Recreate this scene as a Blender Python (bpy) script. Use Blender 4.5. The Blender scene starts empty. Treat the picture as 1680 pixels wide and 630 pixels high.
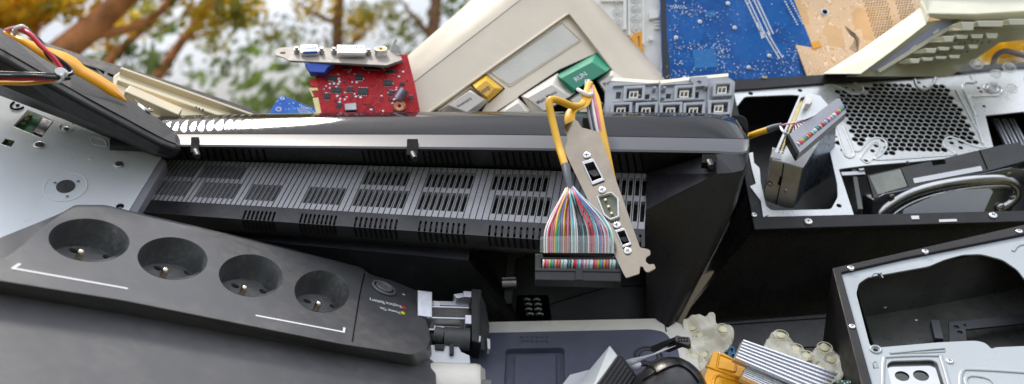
import bpy, math, random
from mathutils import Vector as V
from mathutils.geometry import delaunay_2d_cdt
random.seed(7)
S = bpy.context.scene
COL = S.collection
F = 1614.0
PIT = math.radians(4)
CAM = V((0, 0, 1.0))
fw = V((0, math.cos(PIT), -math.sin(PIT)))
up = V((0, math.sin(PIT), math.cos(PIT)))
rt = V((1, 0, 0))
def ray(px, py): return fw + rt*((px-840)/F) + up*((315-py)/F)
def P(px, py, d): return CAM + ray(px, py)*d

class Pl:
    """a plane through three points seen in the photograph, each with its distance"""
    def __init__(s, a, b, c):
        A, B, Cc = P(*a), P(*b), P(*c)
        s.o = A
        n = (B-A).cross(Cc-A).normalized()
        if n.dot(CAM-A) < 0: n = -n
        s.n = n
        u = rt - n*n.dot(rt)
        s.u = u.normalized(); s.v = n.cross(s.u)
    def hit(s, px, py, h=0):
        r = ray(px, py); o = s.o + s.n*h
        return CAM + r*((o-CAM).dot(s.n)/r.dot(s.n))
    def uv(s, px, py, h=0):
        q = s.hit(px, py, h)-s.o
        return (q.dot(s.u), q.dot(s.v))
    def w(s, u, v, h=0): return s.o + s.u*u + s.v*v + s.n*h
    def L(s, pts, h=0): return [s.uv(x, y, h) for x, y in pts]
    def circ(s, px, py, r, h=0, n=24):
        cu, cv = s.uv(px, py, h)
        return [(cu+r*math.cos(2*math.pi*i/n), cv+r*math.sin(2*math.pi*i/n)) for i in range(n)]
    def ell(s, px, py, rx, ry, h=0, n=32, rot=0):
        c, k = math.cos(rot), math.sin(rot)
        out = []
        for i in range(n):
            a = 2*math.pi*i/n
            x, y = rx*math.cos(a), ry*math.sin(a)
            out.append(s.uv(px+x*c-y*k, py+x*k+y*c, h))
        return out
    def par(s, h):
        q = Pl.__new__(Pl); q.o = s.o+s.n*h; q.n, q.u, q.v = s.n, s.u, s.v
        return q

def area2(l): return sum(l[i][0]*l[(i+1) % len(l)][1]-l[(i+1) % len(l)][0]*l[i][1] for i in range(len(l)))
def ccw(l): return list(l) if area2(l) > 0 else list(reversed(l))
def rnd(l, r, seg=5):
    """round the corners of a 2D loop; r metres (or a list)"""
    out = []; n = len(l)
    for i in range(n):
        a, b, c = V(l[i-1]), V(l[i]), V(l[(i+1) % n])
        rr = r[i] if isinstance(r, (list, tuple)) else r
        d1, d2 = (a-b), (c-b)
        t = min(rr, d1.length*.45, d2.length*.45)
        if t < 1e-6: out.append(tuple(b)); continue
        p, q = b+d1.normalized()*t, b+d2.normalized()*t
        for k in range(seg+1):
            f = k/seg
            out.append(tuple(p*(1-f)**2 + b*2*f*(1-f) + q*f*f))
    return out
def inpoly(p, l):
    c = False; n = len(l); x, y = p
    for i in range(n):
        x1, y1 = l[i]; x2, y2 = l[i-1]
        if (y1 > y) != (y2 > y) and x < (x2-x1)*(y-y1)/(y2-y1)+x1: c = not c
    return c
def catmull(pts, k=6):
    pts = [V(p) for p in pts]
    if len(pts) < 3: return pts
    q = [pts[0]*2-pts[1]]+pts+[pts[-1]*2-pts[-2]]
    out = []
    for i in range(1, len(q)-2):
        a, b, c, d = q[i-1:i+3]
        for j in range(k):
            t = j/k
            out.append(.5*((2*b)+(c-a)*t+(2*a-5*b+4*c-d)*t*t+(3*b-a-3*c+d)*t**3))
    out.append(pts[-1])
    return out

class MB:
    def __init__(s): s.v = []; s.f = []; s.m = []; s.sm = []; s.mi = 0; s.smooth = False
    def face(s, idx): s.f.append(idx); s.m.append(s.mi); s.sm.append(s.smooth)
    def add(s, pts): i = len(s.v); s.v += [V(p) for p in pts]; return i
    def plate(s, pl, outer, holes=(), h0=-.001, h1=0, back=True):
        outer = ccw(outer); holes = [ccw(h) for h in holes]
        loops = [outer]+holes
        flat = []; edges = []
        for l in loops:
            b = len(flat); flat += [V(p) for p in l]
            edges += [(b+i, b+(i+1) % len(l)) for i in range(len(l))]
        if holes:
            vo, eo, fo, *_ = delaunay_2d_cdt(flat, edges, [], 0, 1e-7)
            fs = []
            for f in fo:
                c = sum((vo[i] for i in f), V((0, 0)))/len(f)
                if inpoly(c, outer) and not any(inpoly(c, h) for h in holes): fs.append(f)
        else:
            vo = flat; fs = [list(range(len(flat)))]
        a = s.add([pl.w(p[0], p[1], h1) for p in vo])
        for f in fs: s.face([a+i for i in f])
        if back:
            b = s.add([pl.w(p[0], p[1], h0) for p in vo])
            for f in fs: s.face([b+i for i in reversed(f)])
        for k, l in enumerate(loops):
            n = len(l)
            t = s.add([pl.w(p[0], p[1], h1) for p in l]); bo = s.add([pl.w(p[0], p[1], h0) for p in l])
            for i in range(n):
                j = (i+1) % n
                q = [t+i, bo+i, bo+j, t+j]
                s.face(q if k == 0 else q[::-1])
        return s
    def frus(s, pl, base, top, h0, h1, cap0=False):
        """base ring and top ring with equal counts"""
        if area2(base) < 0: base = base[::-1]; top = top[::-1]
        n = len(base)
        a = s.add([pl.w(*p, h0) for p in base]); b = s.add([pl.w(*p, h1) for p in top])
        for i in range(n):
            j = (i+1) % n; s.face([a+i, a+j, b+j, b+i])
        c = s.add([pl.w(*p, h1) for p in top]); s.face([c+i for i in range(n)])
        if cap0: s.face([a+i for i in reversed(range(n))])
        return s
    def grid(s, rows, flip=False, close=False):
        n = len(rows[0]); a = s.add([p for r in rows for p in r])
        for i in range(len(rows)-1):
            for j in range(n if close else n-1):
                k = (j+1) % n
                q = [a+i*n+j, a+(i+1)*n+j, a+(i+1)*n+k, a+i*n+k]
                s.face(q[::-1] if flip else q)
        return s
    def pgrid(s, rows, **k): return s.grid([[P(*p) for p in r] for r in rows], **k)
    def cyl(s, pl, u, v, r, h0, h1, n=20, r1=None, cap=True):
        r1 = r if r1 is None else r1
        o = s.smooth
        a0 = [pl.w(u+r*math.cos(2*math.pi*i/n), v+r*math.sin(2*math.pi*i/n), h0) for i in range(n)]
        a1 = [pl.w(u+r1*math.cos(2*math.pi*i/n), v+r1*math.sin(2*math.pi*i/n), h1) for i in range(n)]
        s.smooth = True; s.grid([a1, a0], close=True); s.smooth = o
        if cap:
            c = s.add(a1); s.face([c+i for i in range(n)])
        return s
    def dome(s, pl, u, v, r, h0, hh, n=18, k=5):
        rows = []
        for j in range(k+1):
            a = math.pi/2*j/k
            rows.append([pl.w(u+r*math.cos(a)*math.cos(2*math.pi*i/n), v+r*math.cos(a)*math.sin(2*math.pi*i/n), h0+hh*math.sin(a)) for i in range(n)])
        o = s.smooth; s.smooth = True; s.grid(rows[::-1], close=True); s.smooth = o
        return s
    def ring(s, pl, u, v, r, t, h, n=28, k=8, a0=0, a1=2*math.pi):
        rows = []
        full = abs(a1-a0-2*math.pi) < 1e-4
        for i in range(n+1):
            a = a0+(a1-a0)*i/n
            rows.append([pl.w(u+(r+t*math.cos(b))*math.cos(a), v+(r+t*math.cos(b))*math.sin(a), h+t*math.sin(b)) for b in [2*math.pi*q/k for q in range(k)]])
        o = s.smooth; s.smooth = True; s.grid(rows, close=True, flip=True); s.smooth = o
        return s
    def tube(s, pts, r, n=8, k=6, caps=True, flat=1.0, fdir=None, r1=None):
        c = catmull(pts, k) if k > 1 else [V(p) for p in pts]
        rows = []; N = len(c)
        t0 = (c[1]-c[0]).normalized()
        x = t0.orthogonal().normalized() if fdir is None else (fdir-t0*fdir.dot(t0)).normalized()
        for i, p in enumerate(c):
            t = (c[min(i+1, N-1)]-c[max(i-1, 0)]).normalized()
            x = (x-t*x.dot(t)); x = x.normalized() if x.length > 1e-9 else t.orthogonal().normalized()
            y = t.cross(x)
            rr = r if r1 is None else r+(r1-r)*i/(N-1)
            rows.append([p+x*(rr*math.cos(2*math.pi*q/n))+y*(rr*flat*math.sin(2*math.pi*q/n)) for q in range(n)])
        o = s.smooth; s.smooth = True; s.grid(rows, close=True, flip=True); s.smooth = o
        if caps:
            for row, rv in ((rows[0], 0), (rows[-1], 1)):
                a = s.add(row); l = [a+i for i in range(n)]
                s.face(l if rv else l[::-1])
        return s
    def box(s, pl, u0, v0, u1, v1, h0, h1):
        return s.plate(pl, [(u0, v0), (u1, v0), (u1, v1), (u0, v1)], (), h0, h1)
    def bar(s, a, b, w, h, upv):
        a, b = V(a), V(b); t = (b-a).normalized(); x = t.cross(upv).normalized(); y = x.cross(t)
        c = [a-x*w/2-y*h/2, a+x*w/2-y*h/2, a+x*w/2+y*h/2, a-x*w/2+y*h/2]
        d = [q+(b-a) for q in c]
        i = s.add(c+d)
        for f in ((0, 1, 2, 3), (7, 6, 5, 4), (0, 4, 5, 1), (1, 5, 6, 2), (2, 6, 7, 3), (3, 7, 4, 0)): s.face([i+k for k in f])
        return s
    def build(s, name, mats, parent=None, bevel=0, seg=2, uvpl=None, solid=0, subsurf=0):
        org = V((0, 0, 0))
        q = parent
        while q is not None:
            org += q.location; q = q.parent
        me = bpy.data.meshes.new(name)
        me.from_pydata([tuple(p-org) for p in s.v], [], s.f)
        if not isinstance(mats, (list, tuple)): mats = [mats]
        for m in mats: me.materials.append(m)
        me.polygons.foreach_set('material_index', s.m)
        me.polygons.foreach_set('use_smooth', s.sm)
        if uvpl:
            lay = me.uv_layers.new(name='UVMap')
            for lp in me.loops:
                d = s.v[lp.vertex_index]-uvpl.o
                lay.data[lp.index].uv = (d.dot(uvpl.u), d.dot(uvpl.v))
        me.validate()
        o = bpy.data.objects.new(name, me); COL.objects.link(o)
        if parent is not None: o.parent = parent
        if solid:
            m = o.modifiers.new('t', 'SOLIDIFY'); m.thickness = solid; m.offset = -1
        if subsurf:
            m = o.modifiers.new('s', 'SUBSURF'); m.levels = m.render_levels = subsurf
        if bevel:
            w_ = o.modifiers.new('w', 'WELD'); w_.merge_threshold = 1e-6
            m = o.modifiers.new('b', 'BEVEL'); m.width = bevel; m.segments = seg; m.limit_method = 'ANGLE'; m.angle_limit = math.radians(35)
            m.harden_normals = False
        return o

def thing(name, label, cat, loc, group=None):
    o = bpy.data.objects.new(name, None); COL.objects.link(o)
    o.location = loc; o.empty_display_size = .02
    o['label'] = label; o['category'] = cat
    if group: o['group'] = group
    return o
def tag(o, label, cat, group=None, kind=None):
    o['label'] = label
    if cat: o['category'] = cat
    if group: o['group'] = group
    if kind: o['kind'] = kind
    return o

# ---------------------------------------------------------------- materials
def nodes(name):
    m = bpy.data.materials.new(name); m.use_nodes = True
    nt = m.node_tree; nt.nodes.clear()
    out = nt.nodes.new('ShaderNodeOutputMaterial'); b = nt.nodes.new('ShaderNodeBsdfPrincipled')
    nt.links.new(b.outputs[0], out.inputs[0])
    return m, nt, b
def N(nt, t, **k):
    n = nt.nodes.new(t)
    for a, v in k.items():
        if a in n.inputs: n.inputs[a].default_value = v
        else: setattr(n, a, v)
    return n
def rgb(c): return (c[0], c[1], c[2], 1)
def mixc(nt, fac, a, b, mode='MIX'):
    n = N(nt, 'ShaderNodeMix', data_type='RGBA', blend_type=mode)
    for i, x in ((0, fac), (6, a), (7, b)):
        if hasattr(x, 'links') or hasattr(x, 'is_linked'): nt.links.new(x, n.inputs[i])
        else: n.inputs[i].default_value = rgb(x) if isinstance(x, (tuple, list)) else x
    return n.outputs[2]
def ramp(nt, src, a, b):
    n = N(nt, 'ShaderNodeMapRange'); n.inputs[1].default_value = a; n.inputs[2].default_value = b
    nt.links.new(src, n.inputs[0]); return n.outputs[0]
def M(name, col, rough=.5, metal=0, var=.12, scale=25, bump=.04, bscale=900, spec=.5, coat=0, dust=0, dustcol=(.42, .38, .32), rvar=.12, trans=0, aniso=0, scratch=0):
    m, nt, b = nodes(name)
    tc = N(nt, 'ShaderNodeTexCoord')
    n1 = N(nt, 'ShaderNodeTexNoise', Scale=scale, Detail=6.0, Roughness=.6)
    nt.links.new(tc.outputs['Object'], n1.inputs['Vector'])
    lo = tuple(c*(1-var) for c in col); hi = tuple(min(1, c*(1+var)) for c in col)
    c = mixc(nt, ramp(nt, n1.outputs[0], .35, .65), lo, hi)
    n2 = N(nt, 'ShaderNodeTexNoise', Scale=scale*5.3, Detail=8.0, Roughness=.7)
    nt.links.new(tc.outputs['Object'], n2.inputs['Vector'])
    if dust:
        mm = N(nt, 'ShaderNodeMath', operation='MULTIPLY'); nt.links.new(ramp(nt, n1.outputs[0], .4, .7), mm.inputs[0]); nt.links.new(ramp(nt, n2.outputs[0], .45, .7), mm.inputs[1])
        m2 = N(nt, 'ShaderNodeMath', operation='MULTIPLY'); nt.links.new(mm.outputs[0], m2.inputs[0]); m2.inputs[1].default_value = dust
        c = mixc(nt, m2.outputs[0], c, dustcol)
    if scratch:
        w = N(nt, 'ShaderNodeTexNoise', Scale=60.0, Detail=3.0); mp = N(nt, 'ShaderNodeMapping'); mp.inputs['Scale'].default_value = (1, 14, 9); mp.inputs['Rotation'].default_value = (.3, .2, .7)
        nt.links.new(tc.outputs['Object'], mp.inputs[0]); nt.links.new(mp.outputs[0], w.inputs['Vector'])
        c = mixc(nt, ramp(nt, w.outputs[0], .68, .74), c, tuple(min(1, x*(1+scratch)+.02*scratch) for x in col))
    nt.links.new(c, b.inputs['Base Color'])
    r = N(nt, 'ShaderNodeMapRange'); r.inputs[1].default_value = .3; r.inputs[2].default_value = .7
    r.inputs[3].default_value = max(.02, rough-rvar); r.inputs[4].default_value = min(1, rough+rvar)
    nt.links.new(n2.outputs[0], r.inputs[0]); nt.links.new(r.outputs[0], b.inputs['Roughness'])
    b.inputs['Metallic'].default_value = metal
    b.inputs['Specular IOR Level'].default_value = spec
    b.inputs['Coat Weight'].default_value = coat; b.inputs['Coat Roughness'].default_value = .05
    if trans: b.inputs['Transmission Weight'].default_value = trans
    if bump:
        n3 = N(nt, 'ShaderNodeTexNoise', Scale=float(bscale), Detail=2.0)
        nt.links.new(tc.outputs['Object'], n3.inputs['Vector'])
        bp = N(nt, 'ShaderNodeBump', Strength=bump*4, Distance=.0004)
        nt.links.new(n3.outputs[0], bp.inputs['Height']); nt.links.new(bp.outputs[0], b.inputs['Normal'])
    return m

def pcb(name, base, light, trace, pads, tscale=22, lines=26, padscale=420, metal=.1, rough=.35, cells=70, tw=.12, cellmix=.7, contrast=.5):
    """printed circuit board: copper areas, contour-like traces and scattered solder points, in board metres"""
    m, nt, b = nodes(name)
    uv = N(nt, 'ShaderNodeUVMap'); uv.uv_map = 'UVMap'
    vo = N(nt, 'ShaderNodeTexVoronoi', Scale=float(cells), distance='CHEBYCHEV'); vo.inputs['Randomness'].default_value = .8
    nt.links.new(uv.outputs[0], vo.inputs['Vector'])
    sep = N(nt, 'ShaderNodeSeparateColor'); nt.links.new(vo.outputs['Color'], sep.inputs[0])
    mul = N(nt, 'ShaderNodeMath', operation='MULTIPLY'); nt.links.new(ramp(nt, sep.outputs[0], .45, .55), mul.inputs[0]); mul.inputs[1].default_value = cellmix
    c = mixc(nt, mul.outputs[0], base, light)
    no = N(nt, 'ShaderNodeTexNoise', Scale=float(tscale), Detail=1.0, Roughness=.4); nt.links.new(uv.outputs[0], no.inputs['Vector'])
    # quantise direction: contour lines of a soft noise read as bundles of traces
    mu = N(nt, 'ShaderNodeMath', operation='MULTIPLY'); nt.links.new(no.outputs[0], mu.inputs[0]); mu.inputs[1].default_value = float(lines)
    fr = N(nt, 'ShaderNodeMath', operation='FRACT'); nt.links.new(mu.outputs[0], fr.inputs[0])
    lt = N(nt, 'ShaderNodeMath', operation='LESS_THAN'); nt.links.new(fr.outputs[0], lt.inputs[0]); lt.inputs[1].default_value = tw*2
    gate = N(nt, 'ShaderNodeMath', operation='MULTIPLY'); nt.links.new(lt.outputs[0], gate.inputs[0])
    nt.links.new(ramp(nt, sep.outputs[1], .3, .35), gate.inputs[1])
    g2 = N(nt, 'ShaderNodeMath', operation='MULTIPLY'); nt.links.new(gate.outputs[0], g2.inputs[0]); g2.inputs[1].default_value = contrast
    c = mixc(nt, g2.outputs[0], c, trace)
    v2 = N(nt, 'ShaderNodeTexVoronoi', Scale=float(padscale)); v2.inputs['Randomness'].default_value = .9; nt.links.new(uv.outputs[0], v2.inputs['Vector'])
    d = N(nt, 'ShaderNodeMath', operation='LESS_THAN'); nt.links.new(v2.outputs['Distance'], d.inputs[0]); d.inputs[1].default_value = .22
    s2 = N(nt, 'ShaderNodeSeparateColor'); nt.links.new(v2.outputs['Color'], s2.inputs[0])
    no2 = N(nt, 'ShaderNodeTexNoise', Scale=45.0, Detail=2.0); nt.links.new(uv.outputs[0], no2.inputs['Vector'])
    th = N(nt, 'ShaderNodeMath', operation='LESS_THAN'); nt.links.new(s2.outputs[0], th.inputs[0]); nt.links.new(ramp(nt, no2.outputs[0], .5, .68), th.inputs[1])
    pd = N(nt, 'ShaderNodeMath', operation='MULTIPLY'); nt.links.new(d.outputs[0], pd.inputs[0]); nt.links.new(th.outputs[0], pd.inputs[1])
    c = mixc(nt, pd.outputs[0], c, pads)
    n1 = N(nt, 'ShaderNodeTexNoise', Scale=18.0, Detail=5.0); nt.links.new(uv.outputs[0], n1.inputs['Vector'])
    c = mixc(nt, ramp(nt, n1.outputs[0], .45, 1.1), c, tuple(min(1, x*1.5+.05) for x in base))
    nt.links.new(c, b.inputs['Base Color'])
    b.inputs['Roughness'].default_value = rough; b.inputs['Metallic'].default_value = metal; b.inputs['Specular IOR Level'].default_value = .25
    bp = N(nt, 'ShaderNodeBump', Strength=.25, Distance=.0002); nt.links.new(gate.outputs[0], bp.inputs['Height']); nt.links.new(bp.outputs[0], b.inputs['Normal'])
    return m

mt = {}
def setup_mats():
    a = mt
    a['ups'] = M('grey_moulded_plastic', (.072, .071, .072), .40, var=.1, scale=22, bump=.06, bscale=2600, dust=.32, dustcol=(.20, .155, .125), scratch=.12)
    a['ups_dark'] = M('charcoal_plastic', (.055, .055, .056), .5, bump=.1, bscale=2600, dust=.25, dustcol=(.2, .18, .16))
    a['socket'] = M('socket_plastic', (.055, .058, .058), .45, bump=.06, bscale=2500, dust=.6, dustcol=(.24, .22, .19), scale=60)
    a['black'] = M('black_plastic', (.011, .011, .012), .36, spec=.35, bump=.1, bscale=2400, var=.2, dust=.12, dustcol=(.1, .09, .08), scratch=.5)
    a['matte_black'] = M('matte_black_plastic', (.012, .011, .011), .5, spec=.35, bump=.12, bscale=1800, var=.2, dust=.2, dustcol=(.1, .09, .08))
    a['mon'] = M('monitor_back_plastic', (.019, .018, .020), .33, spec=.4, bump=.05, bscale=2200, var=.12, dust=.1, dustcol=(.09, .085, .085))
    a['gloss'] = M('piano_black', (.012, .011, .012), .06, var=.1, bump=0, coat=1, rvar=.03)
    a['void'] = M('dark_cavity', (.005, .005, .005), .8, bump=0, spec=.1)
    a['satin'] = M('brushed_band', (.07, .07, .078), .38, spec=.4, metal=.1, var=.06, scale=50, bump=0, rvar=.03)
    a['plate_left'] = M('painted_drive_plate', (.80, .82, .83), .36, metal=.1, var=.04, scale=9, bump=.02, bscale=1500, dust=.12, dustcol=(.5, .5, .46))
    a['white_metal'] = M('painted_steel', (.40, .43, .44), .34, metal=.15, var=.05, scale=9, bump=.03, bscale=1500, dust=.12, dustcol=(.4, .4, .38), scratch=.08)
    a['zinc'] = M('zinc_steel', (.68, .69, .67), .33, metal=.5, var=.06, scale=22, bump=.015, bscale=1500, dust=.12, dustcol=(.5, .5, .46))
    a['steel'] = M('bright_steel', (.72, .71, .69), .25, metal=.9, var=.08, scale=60, bump=0)
    a['dull_steel'] = M('dull_steel', (.42, .42, .43), .36, metal=.9, var=.15, scale=40, bump=.05, scratch=.3)
    a['nickel'] = M('nickel_bracket', (.29, .245, .19), .17, metal=1, var=.1, scale=25, bump=.5, bscale=38)
    a['chrome'] = M('polished_metal', (.75, .73, .7), .1, metal=1, var=.05, bump=0, rvar=.04)
    a['brass'] = M('nickel_brass_pin', (.62, .52, .38), .2, metal=1, var=.1, bump=0)
    a['copper'] = M('copper_wire', (.75, .42, .26), .3, metal=.8, bump=0)
    a['gold'] = M('gold_contacts', (.75, .6, .28), .25, metal=.7, bump=0)
    a['beige'] = M('beige_plastic', (.68, .59, .46), .48, var=.07, scale=12, bump=.12, bscale=1900, dust=.2, dustcol=(.42, .34, .24))
    a['cream'] = M('cream_plastic', (.72, .62, .42), .45, var=.08, scale=15, bump=.06, dust=.2, dustcol=(.5, .38, .2))
    a['ivory'] = M('aged_ivory_plastic', (.66, .64, .50), .42, var=.07, scale=12, bump=.06, dust=.2, dustcol=(.45, .42, .28))
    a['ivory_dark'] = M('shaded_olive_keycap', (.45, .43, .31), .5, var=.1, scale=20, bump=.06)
    a['keycap'] = M('greige_keycap', (.50, .45, .40), .5, var=.06, scale=20, bump=.08, dust=.15)
    a['keycap_side'] = M('pale_keycap', (.66, .61, .53), .5, var=.06, scale=20, bump=.06)
    a['window'] = M('label_window', (.52, .49, .42), .25, var=.08, scale=20, bump=0, coat=.4)
    a['yellow_key'] = M('yellow_keycap', (.80, .46, .02), .35, var=.06, bump=.04)
    a['green_key'] = M('green_keycap', (.015, .30, .17), .35, var=.06, bump=.04)
    a['white_pl'] = M('white_plastic', (.90, .87, .82), .4, var=.04, bump=.04)
    a['clearwhite'] = M('milky_plastic', (.82, .82, .80), .3, var=.05, bump=.02)
    a['grey_pl'] = M('grey_connector_plastic', (.35, .365, .385), .36, var=.1, scale=40, bump=.03, dust=.2)
    a['yellow_cable'] = M('yellow_cable_jacket', (.85, .46, .025), .35, var=.06, scale=60, bump=.03)
    a['orange_film'] = M('orange_film', (.90, .38, .008), .3, var=.08, scale=50, bump=0, rvar=.03)
    a['red_wire'] = M('red_wire', (.65, .02, .04), .35, bump=0)
    a['pink_wire'] = M('pink_wire', (.75, .12, .22), .35, bump=0)
    a['black_wire'] = M('black_wire', (.02, .02, .022), .35, bump=0)
    a['grey_wire'] = M('grey_wire', (.28, .27, .30), .4, bump=0)
    a['shrink'] = M('grey_heatshrink', (.07, .075, .09), .45, bump=.03)
    a['navy'] = M('navy_grey_plastic', (.088, .093, .128), .40, var=.12, scale=30, bump=.16, bscale=1700, scratch=.2)
    a['navy_dark'] = M('navy_black_plastic', (.022, .023, .032), .45, var=.12, bump=.1)
    a['offwhite'] = M('offwhite_plastic', (.74, .70, .61), .42, var=.06, bump=.06, dust=.15)
    a['text_white'] = M('white_print', (.70, .70, .70), .5, bump=0, var=.04)
    a['text_dark'] = M('dark_print', (.06, .055, .05), .5, bump=0)
    a['red_led'] = M('red_dot', (.75, .04, .06), .3, bump=0)
    a['yellow_led'] = M('yellow_dot', (.75, .70, .01), .3, bump=0)
    a['green_pcb'] = M('green_board', (.01, .10, .045), .35, var=.3, scale=120, bump=.05)
    a['blue_vga'] = M('blue_port', (.03, .10, .55), .35, bump=0)
    a['orange_box'] = M('gold_orange_casing', (.80, .36, .010), .28, var=.12, scale=30, bump=.04, metal=.35, dust=.2, dustcol=(.3, .1, .01))
    a['alu'] = M('aluminium', (.50, .50, .53), .35, metal=.7, var=.04, bump=0)
    a['ram'] = M('ic_package', (.02, .02, .022), .4, bump=0)
    a['solder'] = M('solder', (.72, .76, .80), .3, metal=.5, bump=0)
    a['label'] = M('pale_label', (.64, .64, .65), .35, var=.03, bump=0)
    a['mblue'] = pcb('blue_board', (.001, .075, .30), (.002, .16, .52), (.02, .20, .52), (.40, .5, .62), tscale=40, lines=22, padscale=520, contrast=.3, cellmix=.4)
    a['lblue'] = pcb('small_blue_board', (.015, .10, .42), (.02, .16, .52), (.10, .35, .75), (.75, .8, .85), padscale=330, tscale=40, contrast=.5)
    a['mred'] = pcb('red_board', (.42, .004, .008), (.52, .007, .010), (.10, .002, .004), (.5, .35, .33), tscale=40, lines=14, padscale=900, contrast=.7, metal=0, rough=.42)
    a['mcop'] = pcb('copper_board', (.66, .38, .17), (.74, .50, .28), (.92, .84, .70), (.25, .12, .05), tscale=58, lines=26, padscale=480, metal=.2, contrast=.6, cellmix=.35, tw=.2, cells=45)
CLOUD = (6.6, 6.5, 6.5)
def setup_world():
    w = bpy.data.worlds.new('World'); S.world = w; w.use_nodes = True
    nt = w.node_tree; bg = nt.nodes['Background']
    sky = nt.nodes.new('ShaderNodeTexSky'); sky.sky_type = 'NISHITA'; sky.sun_disc = False
    el, az = math.radians(54), math.radians(-27)     # azimuth clockwise from +Y
    sky.sun_elevation = el; sky.sun_rotation = az; sky.air_density = 1.0; sky.dust_density = 2.5; sky.ozone_density = 1.0
    # broken bright cloud over the sky
    tc = nt.nodes.new('ShaderNodeTexCoord'); mp = nt.nodes.new('ShaderNodeMapping'); mp.inputs['Scale'].default_value = (1, 1, 2.6)
    no = nt.nodes.new('ShaderNodeTexNoise'); no.inputs['Scale'].default_value = 2.2; no.inputs['Detail'].default_value = 7
    nt.links.new(tc.outputs['Generated'], mp.inputs[0]); nt.links.new(mp.outputs[0], no.inputs['Vector'])
    mr = nt.nodes.new('ShaderNodeMapRange'); mr.inputs[1].default_value = .36; mr.inputs[2].default_value = .56; mr.inputs[3].default_value = .62; mr.inputs[4].default_value = .96
    nt.links.new(no.outputs[0], mr.inputs[0])
    mx = nt.nodes.new('ShaderNodeMix'); mx.data_type = 'RGBA'; pass
    n2 = nt.nodes.new('ShaderNodeTexNoise'); n2.inputs['Scale'].default_value = 1.3; n2.inputs['Detail'].default_value = 4
    nt.links.new(mp.outputs[0], n2.inputs['Vector'])
    m2 = nt.nodes.new('ShaderNodeMapRange'); m2.inputs[1].default_value = .38; m2.inputs[2].default_value = .62; nt.links.new(n2.outputs[0], m2.inputs[0])
    mc = nt.nodes.new('ShaderNodeMix'); mc.data_type = 'RGBA'; nt.links.new(m2.outputs[0], mc.inputs[0])
    mc.inputs[6].default_value = (3.6, 3.9, 4.5, 1); mc.inputs[7].default_value = (7.4, 7.7, 8.4, 1)
    nt.links.new(mc.outputs[2], mx.inputs[7])
    nt.links.new(mr.outputs[0], mx.inputs[0]); nt.links.new(sky.outputs[0], mx.inputs[6])
    sz = nt.nodes.new('ShaderNodeSeparateXYZ'); nt.links.new(tc.outputs['Generated'], sz.inputs[0])
    gr = nt.nodes.new('ShaderNodeMapRange'); gr.inputs[1].default_value = 0; gr.inputs[2].default_value = .75; gr.inputs[3].default_value = .45; gr.inputs[4].default_value = 1.2
    nt.links.new(sz.outputs[2], gr.inputs[0])
    ml = nt.nodes.new('ShaderNodeVectorMath'); ml.operation = 'SCALE'; nt.links.new(mx.outputs[2], ml.inputs[0]); nt.links.new(gr.outputs[0], ml.inputs[3])
    nt.links.new(ml.outputs[0], bg.inputs[0]); bg.inputs[1].default_value = .15
    l = bpy.data.lights.new('sun', 'SUN'); l.energy = 1.7; l.angle = math.radians(10); l.color = (1, .92, .80)
    o = bpy.data.objects.new('sun', l); COL.objects.link(o)
    d = V((math.sin(az)*math.cos(el), math.cos(az)*math.cos(el), math.sin(el)))
    o.rotation_euler = d.to_track_quat('Z', 'Y').to_euler(); o.location = d*5+V((0, 0, 1))
    c = bpy.data.cameras.new('camera'); co = bpy.data.objects.new('camera', c); COL.objects.link(co)
    co.location = CAM; co.rotation_euler = (math.pi/2-PIT, 0, 0)
    c.sensor_width = 36; c.sensor_fit = 'HORIZONTAL'; c.lens = F/1680*36; c.clip_start = .02; c.clip_end = 500
    c.dof.use_dof = True; c.dof.focus_distance = .72; c.dof.aperture_fstop = 6.8
    S.camera = co
    S.view_settings.view_transform = 'Standard'; S.view_settings.look = 'None'; S.view_settings.gamma = 1
    S.view_settings.exposure = .7; S.view_settings.use_curve_mapping = False
    S.render.engine = 'CYCLES'

def ground():
    """one sheet of earth reaching the horizon, heaped up under the scrap"""
    m = M('dry_earth', (.11, .10, .045), .95, var=.5, scale=1.3, bump=.3, bscale=30, dust=.8, dustcol=(.06, .11, .02))
    def hz(x, y):
        a = 0 if y < -1 else 1/(1+math.exp(-(y-.28)/.06)) if y < 1 else 1
        ry = math.exp(-max(0, y-1.15)**2/.35)
        rx = math.exp(-max(0, abs(x)-.75)**2/.3)
        return (.74*a*ry*rx) + .02*math.sin(x*31+y*17)*math.sin(y*27)*(1 if abs(x) < 3 and y < 4 else 0)
    xs = sorted(set([-300, -100, -40, -18, -8, -5, -3.5] + [i*.12-2.64 for i in range(45)] + [3.5, 5, 8, 18, 40, 100, 300]))
    ys = sorted(set([-300, -60, -15, -4, -1.5, -.6] + [i*.07-.3 for i in range(50)] + [3.6, 4.5, 6, 8, 11, 16, 25, 40, 80, 150, 300]))
    b = MB(); b.smooth = True
    b.grid([[V((x, y, hz(x, y))) for x in xs] for y in ys], flip=True)
    o = b.build('ground', m); o['kind'] = 'structure'
    o['label'] = 'dry earth ground heaped beneath the electronic scrap'

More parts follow.
